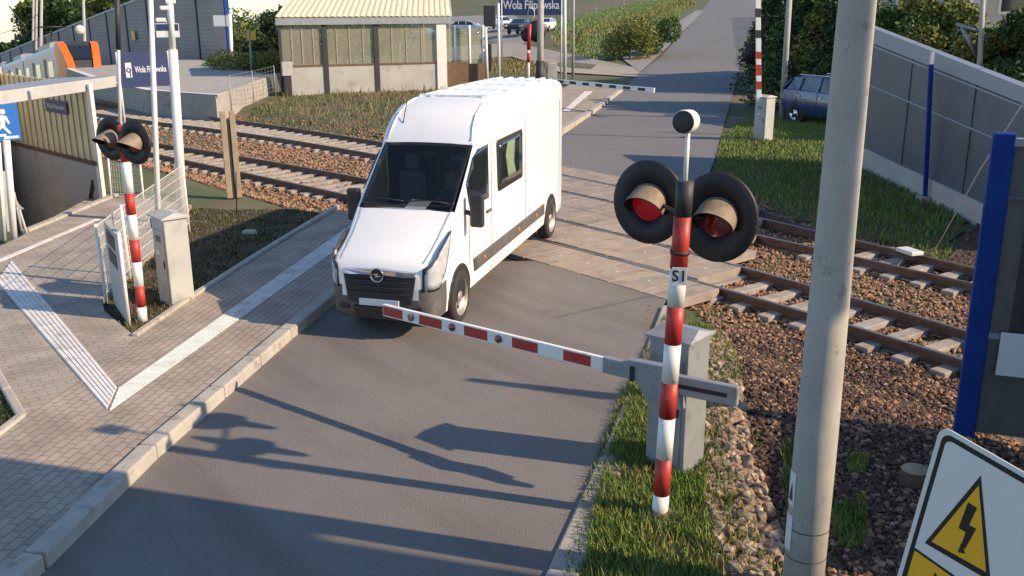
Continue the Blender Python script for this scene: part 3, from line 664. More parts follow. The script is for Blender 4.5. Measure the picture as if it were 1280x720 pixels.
# side glass
for sd_ in (1, -1):
    cabw = [(-.42,1.33),(-.30,1.62),(-.62,1.90),(-.80,1.98),(-1.18,1.99),(-1.20,1.30)]
    o = sidepatch(cabw, sd_, .004, 8, 'cab_window', 'glassy', .006)
    w1 = sidepatch([(-1.60,1.36),(-1.56,1.94),(-1.60,1.98),(-2.80,1.99),(-2.84,1.94),(-2.84,1.33),(-2.80,1.30),(-1.64,1.30)], sd_, .006, 10, 'side_window', 'black_edge', .003)
    sidepatch([(-1.68,1.39),(-1.68,1.92),(-2.76,1.93),(-2.76,1.37)], sd_, .013, 8, 'pane', 'glassy', .004, w1)
    sidepatch([(-1.68,1.39),(-1.68,1.92),(-2.76,1.93),(-2.76,1.37)], sd_, .013, 8, 'pane', 'glassy', .004, w1) if False else None
    M['curtain'] = mat('curtain_cloth', (.17,.22,.14), .8)
    sidepatch([(-2.08,1.42),(-1.95,1.72),(-2.05,1.90),(-2.42,1.90),(-2.36,1.6),(-2.46,1.42)], sd_, .015, 4, 'curtain', 'curtain', .001, w1)
    # cladding strip with round reflectors
    cl = sidepatch([(-.55,.50),(-.52,.66),(-4.10,.66),(-4.10,.50)], sd_, .012, 8, 'side_moulding', 'bumper', .02)
    for x in (-.95, -2.6, -3.6): vpart(MB().lathe((x, sd_*(vy_at(x,.58)+.02), .58), Vector((0,sd_,0)), [(.03,0),(.028,.008),(0,.01)], 10), 'side_marker', 'orange', cl)
    # door seams
    for x, za, zb2 in ((-1.32,.34,2.02),(-3.0,.34,2.2),(-5.2,.4,2.2)):
        sidepatch([(x,za),(x-.012,za),(x-.012,zb2),(x,zb2)], sd_, .002, 1, 'door_seam', 'dark', .002)
    sidepatch([(-.38,.62),(-.392,.62),(-.392,1.33),(-.38,1.33)], sd_, .002, 1, 'door_seam', 'dark', .002)
    h = vpart(MB().box((-1.16, sd_*(HW+.02), 1.14), (.17,.03,.035)), 'door_handle', 'bumper', bev=.008)
    sidepatch([(-1.32,1.14),(-1.32,1.15),(-5.2,1.15),(-5.2,1.14)], sd_, .001, 10, 'body_crease', 'van', .002)
    # wheel arches and wheels
    for wx in (0, -WBASE):
        pts_ = [(wx+.40*math.cos(a), .33+.40*math.sin(a)) for a in [math.pi*k/14-.12*(1-2*k/14) for k in range(15)]]
        sidepatch(pts_, sd_, .004, 8, 'wheel_arch', 'black', .006)
        wh = vpart(MB().lathe((wx, sd_*(HW-.16), .33), Vector((0, sd_, 0)), [(.21,0),(.30,0),(.325,.02),(.33,.06),(.33,.13),(.322,.165),(.30,.185),(.235,.19),(.225,.18)], 32), 'wheel', 'tyre')
        rm = MB().lathe((wx, sd_*(HW-.16), .33), Vector((0, sd_, 0)), [(.228,.185),(.215,.17),(.20,.12),(.12,.11),(.10,.15),(.07,.155),(.065,.17),(0,.17)], 32)
        rim = vpart(rm, 'rim', 'rim', wh)
        hb = MB()
        for k in range(10):
            a = k*math.pi/5; hb.lathe((wx+.155*math.cos(a), sd_*(HW-.035), .33+.155*math.sin(a)), Vector((0,sd_,0)), [(.024,-.004),(.022,.001),(0,.001)], 8, U=Vector((math.cos(a),0,math.sin(a))))
        vpart(hb, 'vent_hole', 'black', wh)
    # headlamps: wrap from the nose along the wing
    sidepatch([(.875,.615),(.872,.88),(.77,.965),(.58,1.055),(.25,1.20),(.33,1.0),(.48,.77),(.69,.61)], sd_, .004, 14, 'lamp_surround', 'dark', .012)
    hl = sidepatch([(.868,.64),(.86,.86),(.76,.945),(.58,1.03),(.30,1.16),(.36,1.02),(.50,.80),(.70,.64)], sd_, .010, 14, 'headlamp', 'lens', .02)
    mb = MB(); N_ = 6; A_ = []; B_ = []
    q = [(.43,.62),(.52,.60),(.56,.70),(.55,.84),(.47,.875),(.43,.80)]
    fx = lambda y: .905-.9*max(0, abs(y)-.40)**1.5*2
    mb.add([(fx(y)+.01, sd_*y, z) for y, z in q]+[(fx(y)-.06, sd_*y, z) for y, z in q], [(0,1,2,3,4,5),(11,10,9,8,7,6)]+[(i,(i+1)%6,6+(i+1)%6,6+i) for i in range(6)])
    
    if False: vpart(MB().lathe((.865, sd_*.50, .77), Vector((1, sd_*.4, .25)), [(.045,0),(.043,.012),(.02,.016),(0,.012)], 16), 'lamp_bulb', 'chrome', hl)
    # fog lamp recess
    vpart(MB().box((.865, sd_*.44, .40), (.05,.13,.08)), 'fog_lamp', 'black', bev=.02)
    # mirror
    mi = vpart(MB().tube([(-.30, sd_*(HW-.02), 1.30), (-.24, sd_*(HW+.10), 1.28)], .03, 8), 'mirror', 'dark')
    mb = MB(); mb.box((-.24, sd_*(HW+.155), 1.33), (.10,.17,.40)); vpart(mb, 'mirror_housing', 'dark', mi, bev=.03)
    vpart(MB().box((-.293, sd_*(HW+.155), 1.36), (.006,.13,.26)), 'mirror_glass', 'chrome', mi)
# grille, chrome bar, badge
mb = MB()
def fr(y): return .905-.9*max(0, abs(y)-.36)**1.5*1.6
def frontpatch(poly, th, name, m, parent=None, off=0, bev=.006):
    mb = MB(); n = len(poly)
    mb.add([(fr(y)+off+th, y, z) for y, z in poly]+[(fr(y)+off-.04, y, z) for y, z in poly], [tuple(range(n)), tuple(range(n, 2*n))[::-1]]+[(i,(i+1)%n,n+(i+1)%n,n+i) for i in range(n)])
    return vpart(mb, name, m, parent, bev=bev)
ys_ = [-.43,-.33,-.22,-.1,0,.1,.22,.33,.43]
gr = frontpatch([(-.38,.48),(-.15,.43),(.15,.43),(.38,.48),(.435,.79),(.2,.825),(-.2,.825),(-.435,.79)], .022, 'grille', 'black')
frontpatch([(y,.800-.012*(abs(y)/.4)) for y in ys_]+[(y,.865-.022*(abs(y)/.4)) for y in ys_[::-1]], .042, 'chrome_bar', 'chrome', gr)
for z in (.72,.65,.58): frontpatch([(-.36,z),(.36,z),(.37,z+.012),(-.37,z+.012)], .032, 'grille_slat', 'dark', gr, bev=0)
bd = vpart(MB().lathe((.957, 0, .80), Vector((1,0,0)), [(.060,-.02),(.070,0),(.078,.008),(.082,0),(.078,-.02)], 28), 'badge', 'chrome', gr)
vpart(MB().lathe((.952, 0, .80), Vector((1,0,0)), [(.066,0),(0,0)], 24), 'badge_disc', 'black', gr)
z = .80; vpart(MB().add([(.964,-.062,z+.004),(.964,-.005,z+.004),(.964,.022,z+.022),(.964,-.022,z+.016),(.964,.062,z-.004),(.964,.005,z-.004),(.964,-.022,z-.022),(.964,.022,z-.016)],[(0,1,3),(3,1,2),(4,5,7),(7,5,6),(1,2,5,6)]), 'badge_bolt', 'chrome', gr)
frontpatch([(-.30,.30),(.30,.30),(.32,.42),(-.32,.42)], .018, 'air_intake', 'black')
frontpatch([(-.24,.435),(.24,.435),(.24,.515),(-.24,.515)], .032, 'number_plate', 'plate')
# bonnet seams, roof ribs, aerial
for s_ in (1, -1):
    mb = MB(); P_ = [(x, s_*(vstat(x)[2]-.045), vstat(x)[4]+.004) for x in (.80,.6,.4,.2,.05)]
    vpart(mb.tube(P_, .0035, 6), 'bonnet_seam', 'grey_metal')
    mb = MB(); P_ = [(x, s_*(vstat(x)[2]-.02), vstat(x)[4]+.0) for x in (-.80,-.95,-1.1,-1.4,-1.9,-3.5,-5.2)]
    vpart(mb.tube(P_, .010, 6), 'roof_gutter', 'van')
for k in range(5):
    y = -.36+.18*k; mb = MB(); mb.prism([(-1.75,y-.03),(-5.2,y-.03),(-5.2,y+.03),(-1.75,y+.03)], 2.49, 2.541); vpart(mb, 'roof_rib', 'van', bev=.008)
for x in (-1.75, -2.7, -3.65, -4.6): vpart(MB().box((x, 0, 2.533), (.05,.95,.022)), 'roof_rib', 'van', bev=.006)
vpart(MB().tube([(-.95,-.40,2.25),(-1.15,-.42,2.50)], .006, 6), 'aerial', 'black')
for s_ in (1,-1): vpart(MB().box((-5.50, s_*.50, .9), (.03,.10,.34)), 'tail_lamp', 'red', bev=.01)
vpart(MB().box((-5.50, 0, .45), (.06,1.0,.16)), 'rear_bumper', 'bumper', bev=.02)

# ------------------------------------------------------------------ level-crossing signals
def signal(base, top, Lc, Rc, rad, pole_r, label, group, plate=None, lit=-1, bell=True, zs=None, bellat=None, hm='black', fc=.62, hl=.70):
    t = thing('crossing_signal', label, 'crossing signal', base, group)
    stripes(t, base, top, pole_r, zs)
    arm = (Rc-Lc); arm.z = 0; arm.normalize(); nrm = Vector((arm.y, -arm.x, 0))
    if nrm.dot(CAM-base) < 0: nrm = -nrm
    tc_ = (CAM-base); tc_.z = 0; tc_.normalize(); nrm = (nrm*.5+tc_*fc).normalized()
    mid = (Lc+Rc)/2; d = (top-base).normalized(); ph = base+d*((mid.z-base.z)/d.z)
    MB().tube([top-nrm*.0, Vector((top.x, top.y, top.z+.0))+d*.24], pole_r*1.0, 14).build('pole_head', M['dark'], t)
    MB().tube([Lc-nrm*.09, ph-nrm*.14, Rc-nrm*.09], .016, 8).build('cross_arm', M['dark'], t)
    for k, c in enumerate((Lc, Rc)):
        b = MB().lathe(c, nrm, [(0,-.012),(rad*.96,-.012),(rad,0),(rad*.96,.012),(rad*.45,.014),(rad*.45,.0),(0,.0)], 48, .90).build('backboard', M['black'], t)
        MB().lathe(c, nrm, [(0,.03),(rad*.24,.028),(rad*.43,.012)], 28, .9).build('lamp', M['lamp_red'] if k == lit else M['lamp_off'], b)
        MB().lathe(c, -nrm, [(rad*.36,.0),(rad*.36,.08),(rad*.25,.14),(0,.15)], 24).build('lamp_case', M['dark'], b)
        # hood: a tube cut off slantwise, open below
        for nm, rr, m in (('hood', rad*.465, 'visor'), ('hood_lining', rad*.45, 'black')):
            mb = MB(); n = 26; vs = []; Wd = nrm.cross(UP)
            for i in range(n+1):
                a = R(-32)+R(244)*i/n; ln = rad*hl*(.12+.88*max(0, math.sin((a-R(-32))/R(244)*math.pi)))
                o_ = Wd*math.cos(a)*rr+UP*math.sin(a)*rr
                vs += [c+o_+nrm*.012, c+o_*.96+nrm*(.012+ln)-UP*ln*.30]
            mb.add(vs, [(2*i, 2*i+1, 2*i+3, 2*i+2) for i in range(n)], True); mb.raw = True; mb.build(nm, M[m], b)
    if plate:
        c = plate; n2 = (CAM-c); n2.z = 0; n2.normalize(); n2 = (n2+Vector((-fw.x,-fw.y,0))*.2).normalized(); U = UP.cross(n2).normalized()
        pc = c+n2*(pole_r+.012); p_ = MB().box(pc, (.10,.004,.125), (U, n2, UP)).build('number_plate', M['plate'], t, bev=.001)
        text('S1', pc+n2*.004, U, UP, .078, M['ink'], t, 'plate_lettering', .001, 1.0, .0015)
    if bell:
        bc = bellat; nb = (CAM-bc); nb.z *= .3; nb.normalize(); nb = (nb+arm*-.35).normalized()
        MB().tube([top+d*.2, Vector((bc.x, bc.y, bc.z))-nb*.06], .016, 8).build('bell_stem', M['white_metal'], t)
        bb = MB().lathe(bc, nb, [(0,-.11),(.05,-.11),(.075,-.07),(.078,.03),(.07,.045)], 28).build('bell', M['white_metal'], t)
        MB().lathe(bc, nb, [(.072,.038),(.072,.052),(.045,.05),(.03,.056),(.012,.052),(0,.056)], 28).build('bell_face', M['dark'], bb)
    return t, nrm
bS = at(824,650); tS = over(bS, 857, 222)
LS = (tS-bS).length
def bandlist(base, top, pxs, cols, px_of):
    out = []
    L = (top-base).length; d = (top-base)/L
    def pos(py):
        lo, hi = 0, L*1.2
        for _ in range(40):
            m = (lo+hi)/2; v = base+d*m-CAM
            if 360+F*v.dot(dn)/v.dot(fw) > py: lo = m
            else: hi = m
        return lo
    ps = [0]+[pos(p) for p in pxs]
    return [(c, a, b) for c, a, b in zip(cols, ps, ps[1:])]
zsR = bandlist(bS, tS, [617,572,521,477,429,382,335,270], ['white','red','white','red','white','red','white','red'], 0)
Lc = at(811,253,2.24); Rc = at(897,272,2.24)
sigR, nR = signal(bS, bS+(tS-bS)*((zsR[-1][2])/LS), Lc, Rc, .315, .060, 'nearest crossing signal, banded red and white post with S1 plate', 'level crossing signals', over(bS, 849, 342), 0, True, zsR, over(bS, 857, 152))
MB().prism([(bS.x-.14,bS.y-.12),(bS.x+.14,bS.y-.12),(bS.x+.14,bS.y+.16),(bS.x-.14,bS.y+.16)], -.1, .05).build('base_block', M['concrete'], sigR, bev=.02)
MB().lathe(bS, UP, [(.09,.0),(.09,.08),(.065,.085)], 18).build('base_collar', M['brown'], sigR)
MB().tube([bS+(tS-bS).normalized()*(zsR[-1][1]+.10), bS+(tS-bS).normalized()*(zsR[-1][1]+.125)], .068, 14).build('clamp', M['dark'], sigR)
bL = at(179,405); tL = over(bL, 157, 200)
zsL = bandlist(bL, tL, [383,357,327,299,268,241,202,150], ['white','red','white','red','white','red','white','red'], 0)
dd_ = -CAM+bL; lat = rt.copy(); lat.z = 0; lat.normalize(); dep = Vector((fw.x, fw.y, 0)).normalized()
armv = lat*.76-dep*.65; cL = over(bL, 154, 176)
sigL, nL = signal(bL, bL+(tL-bL).normalized()*zsL[-1][1]*1.06, cL-armv*.26, cL+armv*.26, .25, .055, 'far-side crossing signal by the mesh fence, its two discs seen edge on', 'level crossing signals', None, -1, False, zsL, None, 'visor', .25, 1.0)
# ------------------------------------------------------------------ barrier machine and arm (right)
A_, B_ = at(806,584), at(853,600)
def cabinet(name, label, cat, A, B, dep_, h, mat_, group=None, lid=.03, roof='slope'):
    d = (B-A); d.z = 0; L = d.length; d.normalize(); n = Vector((-d.y, d.x, 0))
    if n.dot(A-CAM) < 0: n = -n
    c = (A+B)/2+n*dep_/2; z0 = c.z
    t = thing(name, label, cat, c, group); t['_h'] = h
    MB().box(c+UP*(h/2), (L, dep_, h), (d, n, UP)).build('cabinet_body', M[mat_], t, bev=.012)
    if roof == 'slope':
        q = [c+d*sx*(L/2+lid)+n*sy*(dep_/2+lid)+UP*(h+.003+(.0 if sx else 0)) for sx, sy in ((-1,-1),(1,-1),(1,1),(-1,1))]
        r_ = [c+n*sy*(dep_/2+lid)*0+d*sx*(L/2)*.92+UP*(h+.075) for sx, sy in ((-1,0),(1,0))]
        mb = MB(); up = [p+UP*.02 for p in q]; mb.add(q+up+r_, [(3,2,1,0),(0,1,5,4),(1,2,6,5),(2,3,7,6),(3,0,4,7),(4,5,9,8),(6,7,8,9),(5,6,9),(7,4,8)]); mb.build('cabinet_lid', M[mat_], t)
    MB().box(c-n*(dep_/2+.004)+UP*h*.48, (L*.78, .008, h*.78), (d, n, UP)).build('cabinet_door', M[mat_], t, bev=.003)
    MB().box(c-n*(dep_/2+.012)+UP*h*.5+d*L*.3, (.02, .016, .09), (d, n, UP)).build('door_lock', M['dark'], t)
    for k in range(4): MB().box(c-n*(dep_/2+.009)+UP*(h*.80-.02*k), (L*.4, .010, .008), (d, n, UP)).build('vent_slot', M['dark'], t)
    MB().box(c-n*(dep_/2+.010)+UP*h*.62-d*L*.12, (.10, .004, .07), (d, n, UP)).build('info_label', M['plate'], t)
    return t, c, d, n
mach, mc, md, mn = cabinet('boom_barrier', 'grey boom barrier with its red and white arm lowered in front of the van', 'boom barrier', A_, B_, .34, topz(A_+Vector((0,0,0)), 420), 'grey_metal')
# arm
zA = .97
e1 = at(772,459,zA); e0 = at(480,387,zA); e2 = at(925,496,zA-.03)
ad = (e0-e1).normalized(); an = Vector((-ad.y, ad.x, 0)).normalized()
armT = MB().box(e1-UP*.0, (.05,.05,.05), (Vector((1,0,0)),Vector((0,1,0)),UP)).build('barrier_arm', M['grey_metal'], mach)
bx = [(481,505,'red'),(505,526,'white'),(526,554,'red'),(554,582,'white'),(582,611,'red'),(611,642,'white'),(642,674,'red'),(674,706,'white'),(706,740,'red'),(740,772,'white')]
def armpt(px):
    lo, hi = 0., (e0-e1).length
    for _ in range(30):
        m = (lo+hi)/2; v = e1+ad*m-CAM
        if 640+F*v.dot(rt)/v.dot(fw) > px: lo = m
        else: hi = m
    return lo
L_ = (e0-e1).length
core = MB().box((e0+e1)/2, (L_, .040, .112), (ad, an, UP)).build('arm_profile', M['white'], armT, bev=.006)
for a, b, m in bx:
    if m == 'red':
        la, lb = armpt(a), armpt(b); MB().box(e1+ad*(la+lb)/2, (abs(la-lb), .046, .086), (ad, an, UP)).build('reflective_band', M['red'], armT)
for px in (516, 567, 625):
    p = e1+ad*armpt(px); s_ = an if an.dot(CAM-p) > 0 else -an
    MB().lathe(p, s_, [(.035,.02),(.035,.034),(.022,.045),(0,.048)], 16).build('arm_lamp', M['lamp_off'] if px != 516 else M['visor'], armT)
# bracket and counterweight
hb = MB(); p0 = e1+ad*-.0; s_ = an if an.dot(CAM-p0) > 0 else -an
MB().box(e1-ad*.05+UP*.0, (.34,.06,.13), (ad, an, UP)).build('arm_clamp', M['grey_metal'], armT, bev=.01)
c_ = e1-ad*.30
MB().add([c_+ad*.20+UP*.10+s_*.05, c_-ad*.20+UP*.12+s_*.05, c_-ad*.28-UP*.20+s_*.05, c_+ad*.02-UP*.20+s_*.05]+[c_+ad*.20+UP*.10-s_*.03, c_-ad*.20+UP*.12-s_*.03, c_-ad*.28-UP*.20-s_*.03, c_+ad*.02-UP*.20-s_*.03],
  [(0,1,2,3),(7,6,5,4),(0,4,5,1),(1,5,6,2),(2,6,7,3),(3,7,4,0)]).build('pivot_bracket', M['grey_metal'], armT, bev=.01)
MB().box(e1-ad*.16+s_*.058+UP*.0, (.035,.01,.12), (ad, an, UP)).build('bracket_slot', M['black'], armT)
e2d = (e2-c_); e2d.z = 0; e2d.normalize(); en = Vector((-e2d.y, e2d.x, 0)); L2 = (e2-c_).length
MB().box((c_+e2)/2+UP*.0+s_*.03, (L2, .06, .15), (e2d, en, UP)).build('counterweight_arm', M['grey_metal'], armT, bev=.01)
MB().box((c_+e2)/2+e2d*.08+s_*.064, (L2*.55, .008, .03), (e2d, en, UP)).build('arm_groove', M['black'], armT)
# ------------------------------------------------------------------ concrete lighting pole
bP = at(1000,762,-.05); tPz = 9.5
def rad_at(px_w, p): return px_w/2/F*(p-CAM).dot(fw)
pt1 = over(bP, 1072, 0); dirp = (pt1-bP)
poleT = thing('concrete_pole', 'thick round concrete utility pole in the right foreground', 'utility pole', bP)
r0 = rad_at(49, bP); r1 = rad_at(46, pt1)
MB().tube([bP-UP*.2, bP+dirp*.33, bP+dirp*.66, bP+dirp, bP+dirp*2.0], [r0*1.02, r0, lerp(r0, r1, .6), r1, r1*.85], 40).build('shaft', M['pole_concrete'], poleT)
for py in (655, 690):
    p = over(bP, 1000, py); f_ = (p.z-bP.z)/dirp.z; q = bP+dirp*f_
    MB().lathe(q, dirp.normalized(), [(r0*1.0,-.006),(r0*1.03,0),(r0*1.0,.006)], 36).build('strap', M['dark'], poleT)
for py0, py1 in ((585,627),(638,682)):
    f0 = (over(bP,1000,py0).z-bP.z)/dirp.z; f1 = (over(bP,1000,py1).z-bP.z)/dirp.z
    mb = MB(); vs = []; tc_ = Vector((CAM.x-bP.x, CAM.y-bP.y, 0)).normalized(); a0 = math.atan2(tc_.y, tc_.x)-R(88)
    for f_ in (f0, f1):
        for k in range(7):
            a = a0+R(42)*k/6; vs.append(bP+dirp*f_+Vector((math.cos(a), math.sin(a), 0))*(r0+.004))
    mb.add(vs, [(k, k+1, 8+k, 7+k) for k in range(6)], True); st_ = mb.build('sticker', M['plate'], poleT)
    if py0 == 585:
        vs = []
        for f_, k in ((lerp(f0,f1,.85), 5), (lerp(f0,f1,.85), 2), (lerp(f0,f1,.3), 4)):
            a = a0+R(42)*k/6; vs.append(bP+dirp*f_+Vector((math.cos(a), math.sin(a), 0))*(r0+.007))
        MB().add(vs, [(0,1,2)]).build('sticker_mark', M['navy'], st_)
# ------------------------------------------------------------------ danger sign
O_ = far(1180,533,2.2); Uv = (rt*.5325+dn*.39-fw*.75).normalized(); Vv = (-rt*.055+dn*1.033+fw*.5); Vv = (Vv-Uv*Vv.dot(Uv)).normalized(); Nv = Uv.cross(Vv).normalized()
if Nv.dot(CAM-O_) < 0: Nv = -Nv
def pp(px, py, off=0):
    d = ray(px, py); t = (O_+Nv*off-CAM).dot(Nv)/d.dot(Nv); return CAM+d*t
tl = pp(1176,531); W_, H_ = .38, .52
sg = thing('danger_sign', 'white high-voltage warning sign with a yellow lightning triangle, low in the right corner', 'warning sign', tl+Vv*.5)
def rr(c0, c1, c2, c3, r, n=5):
    out = []
    cs = [c0, c1, c2, c3]
    for i in range(4):
        a, b, c = cs[i-1], cs[i], cs[(i+1) % 4]; u = (a-b).normalized(); w = (c-b).normalized(); o = b+(u+w)*r
        for k in range(n+1):
            an_ = math.pi/2*k/n; out.append(o-w*r*math.cos(an_)-u*r*math.sin(an_))
    return out
def spl(poly, off, th, name, m, parent): 
    return MB().prism([p+Nv*off for p in poly], 0, ax=Nv*th).build(name, M[m], parent)
def rc(i, off=0): # inset rectangle
    return [tl+Uv*i+Vv*i, tl+Uv*(W_-i)+Vv*i, tl+Uv*(W_-i)+Vv*(H_-i), tl+Uv*i+Vv*(H_-i)]
bp = spl(rr(*rc(0), .028), -.003, .003, 'sign_board', 'plate', sg)
spl(rr(*rc(.012), .022), .0005, .0008, 'border', 'ink', bp); spl(rr(*rc(.024), .016), .0018, .0008, 'sign_face', 'plate', bp)
def tri(pts, off, m, nm): spl([pp(*p) for p in pts], off, .0008, nm, m, bp)
tri([(1227,594),(1157,678),(1239,726)], .003, 'ink', 'triangle_border'); tri([(1225,606),(1166,676),(1234,714)], .0042, 'yellow', 'triangle')
tri([(1212,627),(1223,634),(1213,655),(1222,660),(1208,685),(1203,682),(1209,664),(1200,659)], .0054, 'ink', 'lightning_bolt'); tri([(1199,689),(1208,691),(1204,677)], .0054, 'ink', 'bolt_tip')
yb = [pp(1151,688), pp(1151,688)+Uv*.27, pp(1151,688)+Uv*.27+Vv*.16, pp(1151,688)+Vv*.16]
yb0 = tl+Uv*.024+Vv*((pp(1150,688)-tl).dot(Vv)); spl([yb0, yb0+Uv*(W_-.048), yb0+Uv*(W_-.048)+Vv*.17, yb0+Vv*.17], .003, .0008, 'caption_border', 'ink', bp)
spl([yb0+Uv*.003+Vv*.006, yb0+Uv*(W_-.051)+Vv*.006, yb0+Uv*(W_-.051)+Vv*.164, yb0+Uv*.003+Vv*.164], .0042, .0008, 'caption_panel', 'yellow', bp)
text('Nie dotykać', yb0+Uv*.155+Vv*.040+Nv*.006, Uv, -Vv, .026, M['ink'], bp, 'caption_lettering', .0005)
text('urządzeń', yb0+Uv*.155+Vv*.085+Nv*.006, Uv, -Vv, .026, M['ink'], bp, 'caption_lettering', .0005)
cpt = tl+Uv*W_*.5; MB().tube([cpt+Vv*.1-Nv*.03, Vector(((cpt+Vv*.1-Nv*.03).x, (cpt+Vv*.1-Nv*.03).y, 0))], .025, 12).build('sign_post', M['grey_metal'], sg)
# ================================================================== left side of the road
def post(mb, base, top, r, n=10): return mb.tube([base, top], r, n)
def pole(name, label, cat, bpx, tpx, w, m, group=None, z=0, taper=.8, base=None):
    b = base if base is not None else (at(*bpx, z) if z is not None else land(*bpx)); t = over(b, *tpx); dpt = (b-CAM).dot(fw); r = w/2/F*dpt
    if tpx[1] <= 0: t = b+(t-b)*1.25
    T = thing(name, label, cat, b, group)
    MB().tube([b-UP*.1, t], [r, r*taper], 14).build('shaft', M[m], T); return T, b, t, r
# cabinet with lit side
cl, cc, cdir, cn = cabinet('signal_cabinet', 'cream cabinet with a sloping lid beside the left mesh fence', 'cabinet', at(200,379), at(216,388), .30, 1.15, 'light_grey')
# slim masts
T1, b1, t1_, r1_ = pole('slim_mast', 'tall slim white mast with a small grey box at its foot, beside the cream cabinet', 'mast', (201,370), (188,0), 7, 'white_metal')
bx_ = over(b1, 205, 361); n_ = Vector((CAM.x-b1.x, CAM.y-b1.y, 0)).normalized(); u_ = UP.cross(n_)
MB().box(bx_+n_*.03+u_*.05, (.15,.10,.28), (u_, n_, UP)).build('junction_box', M['light_grey'], T1, bev=.01)
MB().box(over(b1, 193, 278)-u_*.02+n_*.02, (.06,.06,.12), (u_, n_, UP)).build('clamp', M['dark'], T1, bev=.01)
T2, b2, t2_, r2_ = pole('camera_mast', 'white mast behind the cream cabinet, thicker up to half height, with two small cameras', 'mast', (229,286), (216,62), 12, 'white_metal', taper=.9)
tt = over(b2, 211, -20); MB().tube([t2_-UP*.05, tt], r2_*.62, 12).build('upper_tube', M['white_metal'], T2)
for px, py in ((206,10),(201,25),(213,2)):
    c = over(b2, px, py); MB().box(c, (.16,.09,.07), (u_, n_, UP)).build('camera', M['white_metal'], T2, bev=.02)
    MB().tube([c, over(b2, 212, py+4)], .02, 6).build('camera_bracket', M['grey_metal'], T2)
for px in (204, 217):
    c = over(b2, px-1, 38); MB().box(c, (.20,.03,.22), (u_, n_, UP)).build('small_sign', M['plate'], T2, bev=.004)
    MB().box(c+UP*.05+n_*.02, (.18,.01,.10), (u_, n_, UP)).build('small_sign', M['navy'], T2)
# mesh fence beside the path
def fence(name, label, pts, tops, mm, pr=.022, gap=.055, group=None, hb=.18):
    t = thing(name, label, 'fence', pts[0], group)
    for p, q in zip(pts, tops): MB().tube([p-UP*.05, q], pr, 8).build('post', M[mm], t)
    for i in range(len(pts)-1):
        a, b, c, d = pts[i], pts[i+1], tops[i], tops[i+1]; mb = MB(); L = (b-a).length; n = max(2, int(L/gap))
        for k in range(1, n):
            f_ = k/n; mb.tube([a.lerp(b, f_)+UP*hb, c.lerp(d, f_)-UP*.03], .0035, 4, False)
        m_ = 6
        for k in range(m_+1):
            f_ = k/m_; mb.tube([(a+UP*hb).lerp(c-UP*.03, f_), (b+UP*hb).lerp(d-UP*.03, f_)], .006 if k in (0, m_) else .004, 4, False)
        mb.build('mesh_panel', M[mm], t)
    return t
def fp(b, t): return at(*b), over(at(*b), *t)
f1 = [fp((134,384),(119,280)), fp((163,352),(151,256)), fp((237,292),(228,204))]
fence('mesh_fence', 'white wire mesh fence beside the cream cabinet', [p[0] for p in f1], [p[1] for p in f1], 'white_metal')
f2 = [fp((140,253),(135,195)), fp((180,255),(175,205))]; fence('mesh_fence', 'short low wire mesh fence behind the stair shelter corner post', [p[0] for p in f2], [p[1] for p in f2], 'white_metal')
# ticket validator between two posts
va, vb_ = at(146,386), at(162,410)
vt = thing('ticket_validator', 'grey ticket machine with dark panels between white posts, by the left signal', 'ticket machine', vb_)
MB().tube([vb_, over(vb_,148,291)], .022, 10).build('post', M['white_metal'], vt); MB().tube([va, over(va,137,287)], .018, 10).build('post', M['white_metal'], vt)
mb = MB(); h0 = over(vb_,148,291).z; wallseg(mb, va+Vector((0,0,0)), vb_, .08, h0-.02, .05); mb.build('housing', M['light_grey'], vt)
dv = (vb_-va); dv.z = 0; Lv = dv.length; dv.normalize(); nv = Vector((dv.y, -dv.x, 0))
if nv.dot(CAM-va) < 0: nv = -nv
for z in (.98, .76): MB().box((va+vb_)/2+nv*.028+UP*(z*h0/1.15), (Lv*.62, .008, .17), (dv, nv, UP)).build('screen', M['dark'], vt)
# marker post
hp = at(293,247); hb_ = thing('marker_post', 'beige double-board marker post standing in the ballast left of the van', 'marker post', hp)
ht = topz(hp, 139)
for s_ in (-1, 1): MB().box(hp+u_*s_*.088+UP*ht/2, (.11,.10,ht), (u_, n_, UP)).build('board', M['beige'], hb_, bev=.01)
MB().box(hp+UP*(ht/2-.1), (.12,.05,ht-.2), (u_, n_, UP)).build('dark_strip', M['dark'], hb_)
MB().tube([at(296,270), over(at(296,270), 295, 215)], .012, 6).build('stake', M['dark'], hb_)
tag(MB().lathe(at(312,292,.03), UP, [(0,.06),(.10,.055),(.13,.03),(.14,-.02)], 18).build('stone_cap', M['concrete']), 'round pale concrete cap lying in the shaded grass left of the van', 'marker stone')
wb_ = at(546,165); wm_ = thing('white_bollard', 'tiny white bollard in the weeds behind the van roof', 'bollard', wb_); MB().lathe(wb_, UP, [(.05,0),(.05,.5),(.09,.52),(.10,.66),(.05,.72),(0,.73)], 12).build('shaft', M['white_metal'], wm_)
